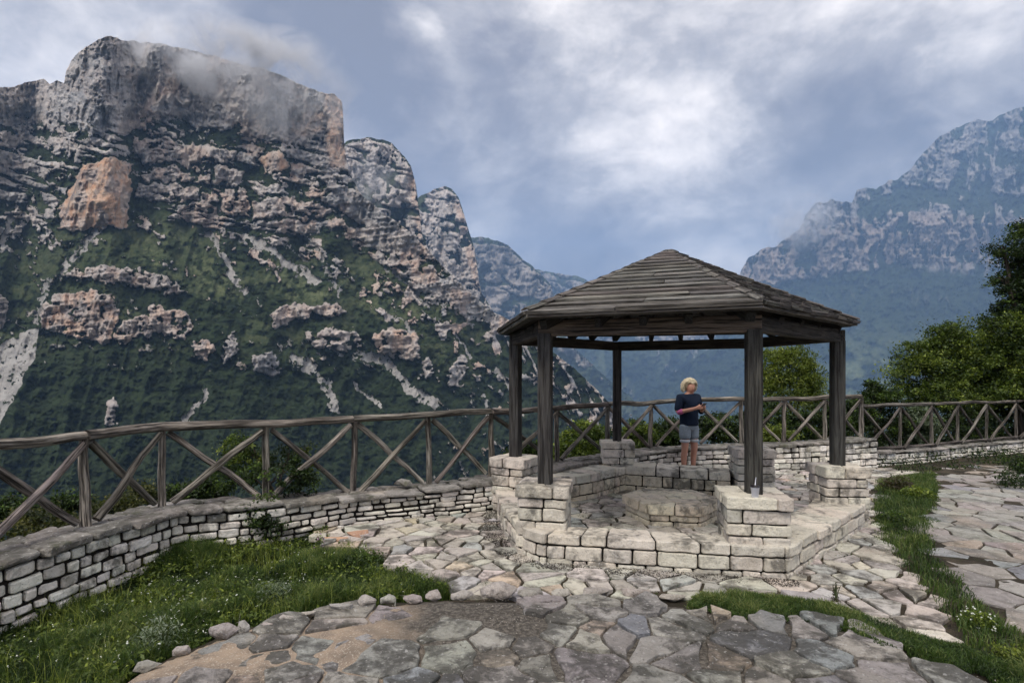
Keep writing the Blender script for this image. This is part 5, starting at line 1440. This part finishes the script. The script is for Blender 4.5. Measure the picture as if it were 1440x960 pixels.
sub_skin('sweater', ['waist', 'pelvis', 'chest', 'upper', 'shL', 'elL', 'shR', 'elR', 'neck'], 1.16, M['navy'], {'pelvis': .176, 'waist': .160, 'chest': .172, 'upper': .130, 'neck': .066, 'shL': .086, 'shR': .086, 'elL': .060, 'elR': .060},
         edges=[('waist', 'pelvis'), ('waist', 'chest'), ('chest', 'upper'), ('upper', 'shL'), ('shL', 'elL'), ('upper', 'shR'), ('shR', 'elR'), ('upper', 'neck')], pos={'pelvis': (0, 0, .84), 'neck': (0, .0, 1.365)})
sub_skin('shorts', ['pelvis', 'hipL', 'knL', 'hipR', 'knR'], 1.12, M['denim'], {'pelvis': .110, 'hipL': .104, 'hipR': .104, 'knL': .100, 'knR': .100}, edges=[('pelvis', 'hipL'), ('hipL', 'knL'), ('pelvis', 'hipR'), ('hipR', 'knR')],
         pos={'knL': (-.092, -.002, .585), 'knR': (.092, -.006, .585), 'pelvis': (0, 0, .88)})
for sx in (-1, 1):
    mb = MB(); vs = []; c = Vector(parent_world(pr))
    tube(mb, [c+Vector((sx*.092, -.004, .556)), c+Vector((sx*.092, -.004, .560)), c+Vector((sx*.092, -.004, .600)), c+Vector((sx*.092, -.004, .604))], [.076, .084, .086, .078], 16, rough=.02); mb.build('hem', M['hem'], pr)
    mb = MB(); a_, b_ = Vector(S[ix['elL' if sx < 0 else 'elR']][1]), Vector(S[ix['wrL' if sx < 0 else 'wrR']][1])
    tube(mb, [c+a_.lerp(b_, t) for t in (.02, .10, .22, .32, .34)], [.040, .050, .047, .042, .032], 14, rough=.10); mb.build('cuff', M['pinkcuff'] if sx < 0 else M['navy'], pr)
    mb = MB(); an = Vector(S[ix['anL' if sx < 0 else 'anR']][1]); to = Vector(S[ix['toL' if sx < 0 else 'toR']][1])
    tube(mb, [c+an+Vector((0, .035, -.035)), c+an+Vector((0, .0, -.032)), c+an.lerp(to, .5)+Vector((0, 0, -.010)), c+to, c+to+Vector((sx*.004, -.035, -.005))], [.030, .042, .042, .040, .022], 12, rough=.02); mb.build('shoe', M['shoe'], pr)
# curly hair: many short curls wrapped over the head
mb = MB(); c = Vector(parent_world(pr)); hc = Vector((0, .020, 1.505)); rr = random.Random(4)
rotm = Matrix.Rotation(math.radians(14), 3, 'X') @ Matrix.Rotation(math.radians(-8), 3, 'Z'); piv = Vector((0, 0, 1.40))
cntr = 0
while cntr < 900:
    d = Vector((rr.gauss(0, 1), rr.gauss(0, 1), rr.gauss(0, 1))).normalized()
    if d.y < -.25 and d.z < .62: continue
    if d.z < -.75: continue
    if d.y < -.1 and d.z < -.2 and abs(d.x) < .8: continue
    cntr += 1
    r = Vector((.112, .108, .118))*rr.uniform(.88, 1.17); p = hc+Vector((d.x*r.x, d.y*r.y, d.z*r.z)); t1 = d.cross(Vector((rr.gauss(0, 1), rr.gauss(0, 1), rr.gauss(0, 1)))).normalized(); t2 = d.cross(t1)
    pts = []
    for k in range(6):
        a = k*1.25; pts.append(p+t1*math.cos(a)*.011+t2*math.sin(a)*.011+d*(.004*k)+Vector((0, 0, -.004*k)))
    pts = [c+piv+rotm @ (q-piv) for q in pts]
    tube(mb, pts, [.0045, .0055, .005, .0045, .0035, .0015], 4, rough=.1)
vs = []; fs = []
for i in range(9):
    for j in range(16):
        th = math.pi*i/8; ph = 2*math.pi*j/16; q = hc+Vector((.092*math.sin(th)*math.cos(ph), .030+.080*math.sin(th)*math.sin(ph), .012+.100*math.cos(th))); vs.append(c+piv+rotm @ (q-piv))
for i in range(8):
    for j in range(16): fs.append([i*16+j, i*16+(j+1) % 16, (i+1)*16+(j+1) % 16, (i+1)*16+j])
mb.add(vs, fs, (1, 1, 1), None, True); mb.build('hair', M['blonde'], pr)
def face_pt(x, y, z): return c+piv+rotm @ (Vector((x, y, z))-piv)
for sx in (-1, 1):
    mb = MB(); tube(mb, [face_pt(sx*.017, -.110, 1.508), face_pt(sx*.028, -.111, 1.509), face_pt(sx*.039, -.105, 1.507)], [.003, .0055, .003], 6, rough=0); mb.build('eye', M['feature'], pr)
mb = MB(); tube(mb, [face_pt(-.02, -.104, 1.446), face_pt(0, -.110, 1.445), face_pt(.02, -.104, 1.446)], [.002, .005, .002], 6, rough=0); mb.build('mouth', M['lip'], pr)
# phone held in both hands
th = math.radians(24); loc = Vector((.008, -.325, 1.185)); lw = Vector((loc.x*math.cos(th)-loc.y*math.sin(th), loc.x*math.sin(th)+loc.y*math.cos(th), loc.z))
ph = empty('phone', (PX+lw.x, PY+lw.y, .01+lw.z), 'dark smartphone held in both hands by the blonde person', 'phone')
pw = Vector((PX+lw.x, PY+lw.y, .01+lw.z)); nrm = Vector((math.sin(th)*-.0, 0, 0)); ax = Vector((math.cos(th), math.sin(th), 0)); tl = Vector((math.sin(th)*.75, -math.cos(th)*.75, .66)).normalized()
mb = MB(); bar(mb, pw-tl*.066, pw+tl*.066, .068, .009, tl.cross(ax), (1, 1, 1), .002); mb.build('phone_case', M['lid'], ph)
mb = MB(); nn = ax.cross(tl).normalized(); nn = nn if nn.y > 0 else -nn
bar(mb, pw-tl*.060+nn*.0052, pw+tl*.060+nn*.0052, .062, .002, nn, (1, 1, 1), .0005); mb.build('screen', M['black'], ph)
# ---------------------------------------------------------------- sky, sun, haze, camera
def px_dir(px, py): return Vector(((px-CX)/F, 1.0, (HY-py)/F)).normalized()
SUN_EL, SUN_AZ = math.radians(52), math.radians(205)      # azimuth clockwise from +Y: behind the viewer, slightly left
def build_world():
    w = bpy.data.worlds.new('World'); SC.world = w; w.use_nodes = True
    nt = w.node_tree; nt.nodes.clear(); N = NT(nt)
    out = N.n('ShaderNodeOutputWorld')
    sky = N.n('ShaderNodeTexSky'); sky.sky_type = 'NISHITA'; sky.sun_disc = False
    sky.sun_elevation = SUN_EL; sky.sun_rotation = SUN_AZ; sky.dust_density = 2.0
    b1 = N.n('ShaderNodeBackground'); N.l(sky.outputs[0], b1.inputs[0]); b1.inputs[1].default_value = .08
    d = N.n('ShaderNodeTexCoord').outputs['Generated']
    # billows: warp the direction, stretch sideways
    st = N.scale(d, (1.0, 1.0, 1.5))
    n1 = N.n('ShaderNodeTexNoise'); N.l(st, n1.inputs['Vector']); n1.inputs['Scale'].default_value = 4.5; n1.inputs['Detail'].default_value = 9; n1.inputs['Roughness'].default_value = .62
    cen = N.n('ShaderNodeVectorMath', operation='SUBTRACT'); N.l(n1.outputs['Color'], cen.inputs[0]); cen.inputs[1].default_value = (.5, .5, .5)
    sc = N.n('ShaderNodeVectorMath', operation='SCALE'); N.l(cen.outputs[0], sc.inputs[0]); sc.inputs['Scale'].default_value = .26
    wd = N.n('ShaderNodeVectorMath', operation='ADD'); N.l(d, wd.inputs[0]); N.l(sc.outputs[0], wd.inputs[1])
    blobs = [(450, 50, 210, -.34), (330, 120, 110, -.08), (60, 60, 160, .18), (170, 10, 90, .10), (622, 36, 60, .20), (770, -10, 110, .32), (590, 190, 150, -.16),
             (740, 210, 110, -.20), (690, 300, 95, .24), (905, 215, 120, .26), (830, 170, 90, .10), (800, 345, 115, -.38), (1130, 215, 130, -.34), (1230, 190, 80, -.15), (980, 170, 80, .10), (1010, 330, 110, .06),
             (1040, 60, 160, .24), (1250, 60, 170, .08), (1420, 60, 100, .20), (1060, 300, 80, .14), (960, 40, 80, -.06), (1340, 110, 70, .12), (920, 380, 110, .0), (880, 90, 90, .06), (540, 110, 90, -.16), (1200, 120, 60, .12)]
    acc = None
    for px, py, r, a in blobs:
        v = px_dir(px, py)
        x = N.n('ShaderNodeVectorMath', operation='DISTANCE'); N.l(wd.outputs[0], x.inputs[0]); x.inputs[1].default_value = v
        f = N.ramp(x.outputs['Value'], r/F*1.25, 0, 0, a)
        acc = f if acc is None else N.math('ADD', acc, f)
    n2 = N.noise(st, 4.2, 12, .62, .25); n3 = N.noise(st, 2.1, 4, .5, .4)
    c = N.math('ADD', acc, .47)
    c = N.math('ADD', c, N.math('MULTIPLY', N.math('SUBTRACT', n2, .5), 1.6))
    c = N.math('ADD', c, N.math('MULTIPLY', N.math('SUBTRACT', n3, .5), .35))
    c = N.math('ADD', c, N.math('MULTIPLY', N.math('SUBTRACT', N.noise(st, 10.0, 8, .6, .6), .5), .55))
    cr = N.n('ShaderNodeValToRGB'); N.l(c, cr.inputs[0])
    els = cr.color_ramp.elements
    els[0].position = .08; els[0].color = (.150, .138, .145, 1)
    els[1].position = .95; els[1].color = (.90, .82, .75, 1)
    for p, col in ((.28, (.220, .202, .204)), (.5, (.365, .338, .325)), (.7, (.585, .54, .505))):
        e = els.new(p); e.color = (*col, 1)
    # overcast sky: the zenith is brighter than the horizon
    sp = N.n('ShaderNodeSeparateXYZ'); N.l(d, sp.inputs[0])
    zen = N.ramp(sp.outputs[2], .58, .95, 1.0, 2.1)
    # unseen sky behind the viewer, brightened to light the gazebo interior
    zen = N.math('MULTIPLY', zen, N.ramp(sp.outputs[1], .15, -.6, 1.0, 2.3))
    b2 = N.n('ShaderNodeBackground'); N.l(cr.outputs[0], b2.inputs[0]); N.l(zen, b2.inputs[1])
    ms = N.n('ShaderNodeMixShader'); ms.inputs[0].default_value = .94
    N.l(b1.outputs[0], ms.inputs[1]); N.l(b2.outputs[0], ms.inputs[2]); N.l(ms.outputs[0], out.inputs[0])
build_world()
sun = bpy.data.lights.new('sun', 'SUN'); sun.energy = 1.3; sun.angle = math.radians(12); sun.color = (1, .95, .87)
so = bpy.data.objects.new('sun', sun); COL.objects.link(so)
sd = Vector((math.sin(SUN_AZ)*math.cos(SUN_EL), math.cos(SUN_AZ)*math.cos(SUN_EL), math.sin(SUN_EL)))
so.rotation_euler = sd.to_track_quat('Z', 'Y').to_euler(); so.location = (0, -5, 30)

def volume_mat(name, dens, col, aniso=.0, noise=None):
    m = bpy.data.materials.new(name); m.use_nodes = True; nt = m.node_tree; nt.nodes.clear(); N = NT(nt)
    out = N.n('ShaderNodeOutputMaterial'); v = N.n('ShaderNodeVolumePrincipled')
    v.inputs['Color'].default_value = (*col, 1); v.inputs['Density'].default_value = dens; v.inputs['Anisotropy'].default_value = aniso
    if noise:
        s, lo, hi, pw = noise
        oc = N.obj(); n = N.noise(oc, s, 5, .6, .8)
        g = N.n('ShaderNodeTexCoord').outputs['Generated']
        c0 = N.n('ShaderNodeVectorMath', operation='SUBTRACT'); N.l(g, c0.inputs[0]); c0.inputs[1].default_value = (.5, .5, .5)
        ln = N.n('ShaderNodeVectorMath', operation='LENGTH'); N.l(c0.outputs[0], ln.inputs[0])
        fall = N.ramp(ln.outputs['Value'], .5, .12, 0, 1)
        den = N.math('MULTIPLY', N.math('MULTIPLY', N.ramp(n, lo, hi), fall), dens)
        N.l(den, v.inputs['Density'])
    N.l(v.outputs[0], out.inputs['Volume'])
    return m
def box_mesh(name, lo, hi, mat):
    vs = [(x, y, z) for x in (lo[0], hi[0]) for y in (lo[1], hi[1]) for z in (lo[2], hi[2])]
    fs = [(0, 1, 3, 2), (4, 6, 7, 5), (0, 4, 5, 1), (2, 3, 7, 6), (0, 2, 6, 4), (1, 5, 7, 3)]
    me = bpy.data.meshes.new(name); me.from_pydata(vs, [], fs); me.materials.append(mat); me.update()
    o = bpy.data.objects.new(name, me); COL.objects.link(o); return o
# mist volumes for the wisps of cloud on the peaks
def cloudlet(px, py, wpx, hpx, idx, dens, seed, noise=(.016, .46, .62, 1), dep=.10, fwd=.0, label=''):
    U1, V, D = MTOP[idx]; j = int(np.argmin(abs(U1-px))); i = int(np.argmin(abs(V[:, j]-py))); d = float(D[i, j])*(1-fwd)
    c = at(px, py, d); rx, rz, ry = wpx*d/F, hpx*d/F, d*dep
    bm = bmesh.new(); bmesh.ops.create_icosphere(bm, subdivisions=3, radius=1)
    for v in bm.verts:
        q = 1+.25*mnoise.noise(v.co*1.6+Vector((seed, 0, 0))); v.co = Vector((v.co.x*rx*q, v.co.y*ry*q, v.co.z*rz*q))
    me = bpy.data.meshes.new('cloudlet'); bm.to_mesh(me); bm.free()
    me.materials.append(volume_mat('cloudlet_air', dens, (.93, .95, 1.0), .2, noise)); o = bpy.data.objects.new('cloudlet', me); COL.objects.link(o); o.location = c
    tag(o, label, 'cloudlet', None, 'stuff')
cloudlet(305, 88, 185, 52, 0, .055, 1, noise=(.019, .45, .66, 1), fwd=.06, label='grey cloud hanging over the summit of the main massif')
cloudlet(405, 135, 110, 62, 0, .016, 2, fwd=.07, label='thin mist drifting past the right shoulder of the main massif')
cloudlet(520, 262, 55, 40, 1, .006, 3, fwd=.06, label='faint mist at the foot of the rock tower')
cloudlet(1125, 315, 45, 42, 5, .004, 4, noise=(.006, .42, .62, 1), fwd=.05, label='small mist patch on the ridge of the right mountain')
HAZE = .85e-4
zs = [(o.matrix_world @ Vector(c)).z for o in SC.objects if o.type == 'MESH' for c in o.bound_box]
ex = max(max(abs((o.matrix_world @ Vector(c))[i]) for c in o.bound_box) for o in SC.objects if o.type == 'MESH' for i in (0, 1))
hz = box_mesh('haze', (-ex-50, -ex-50, min(zs)-1), (ex+50, ex+50, max(zs)+20), volume_mat('haze_air', HAZE, (.325, .51, .82), .0))
tag(hz, 'pale blue haze filling the gorge', 'haze', None, 'stuff')

cam = bpy.data.cameras.new('camera'); cam.sensor_width = 36; cam.lens = F/1440*36; cam.shift_y = 47/1440
cam.clip_start = .05; cam.clip_end = 30000
co = bpy.data.objects.new('camera', cam); COL.objects.link(co)
co.location = (0, 0, CH); co.rotation_euler = (math.radians(90), 0, 0)
SC.camera = co
SC.render.engine = 'CYCLES'
SC.view_settings.view_transform = 'Standard'; SC.view_settings.look = 'None'; SC.view_settings.gamma = 1; SC.view_settings.exposure = 1.12
SC.cycles.volume_bounces = 1
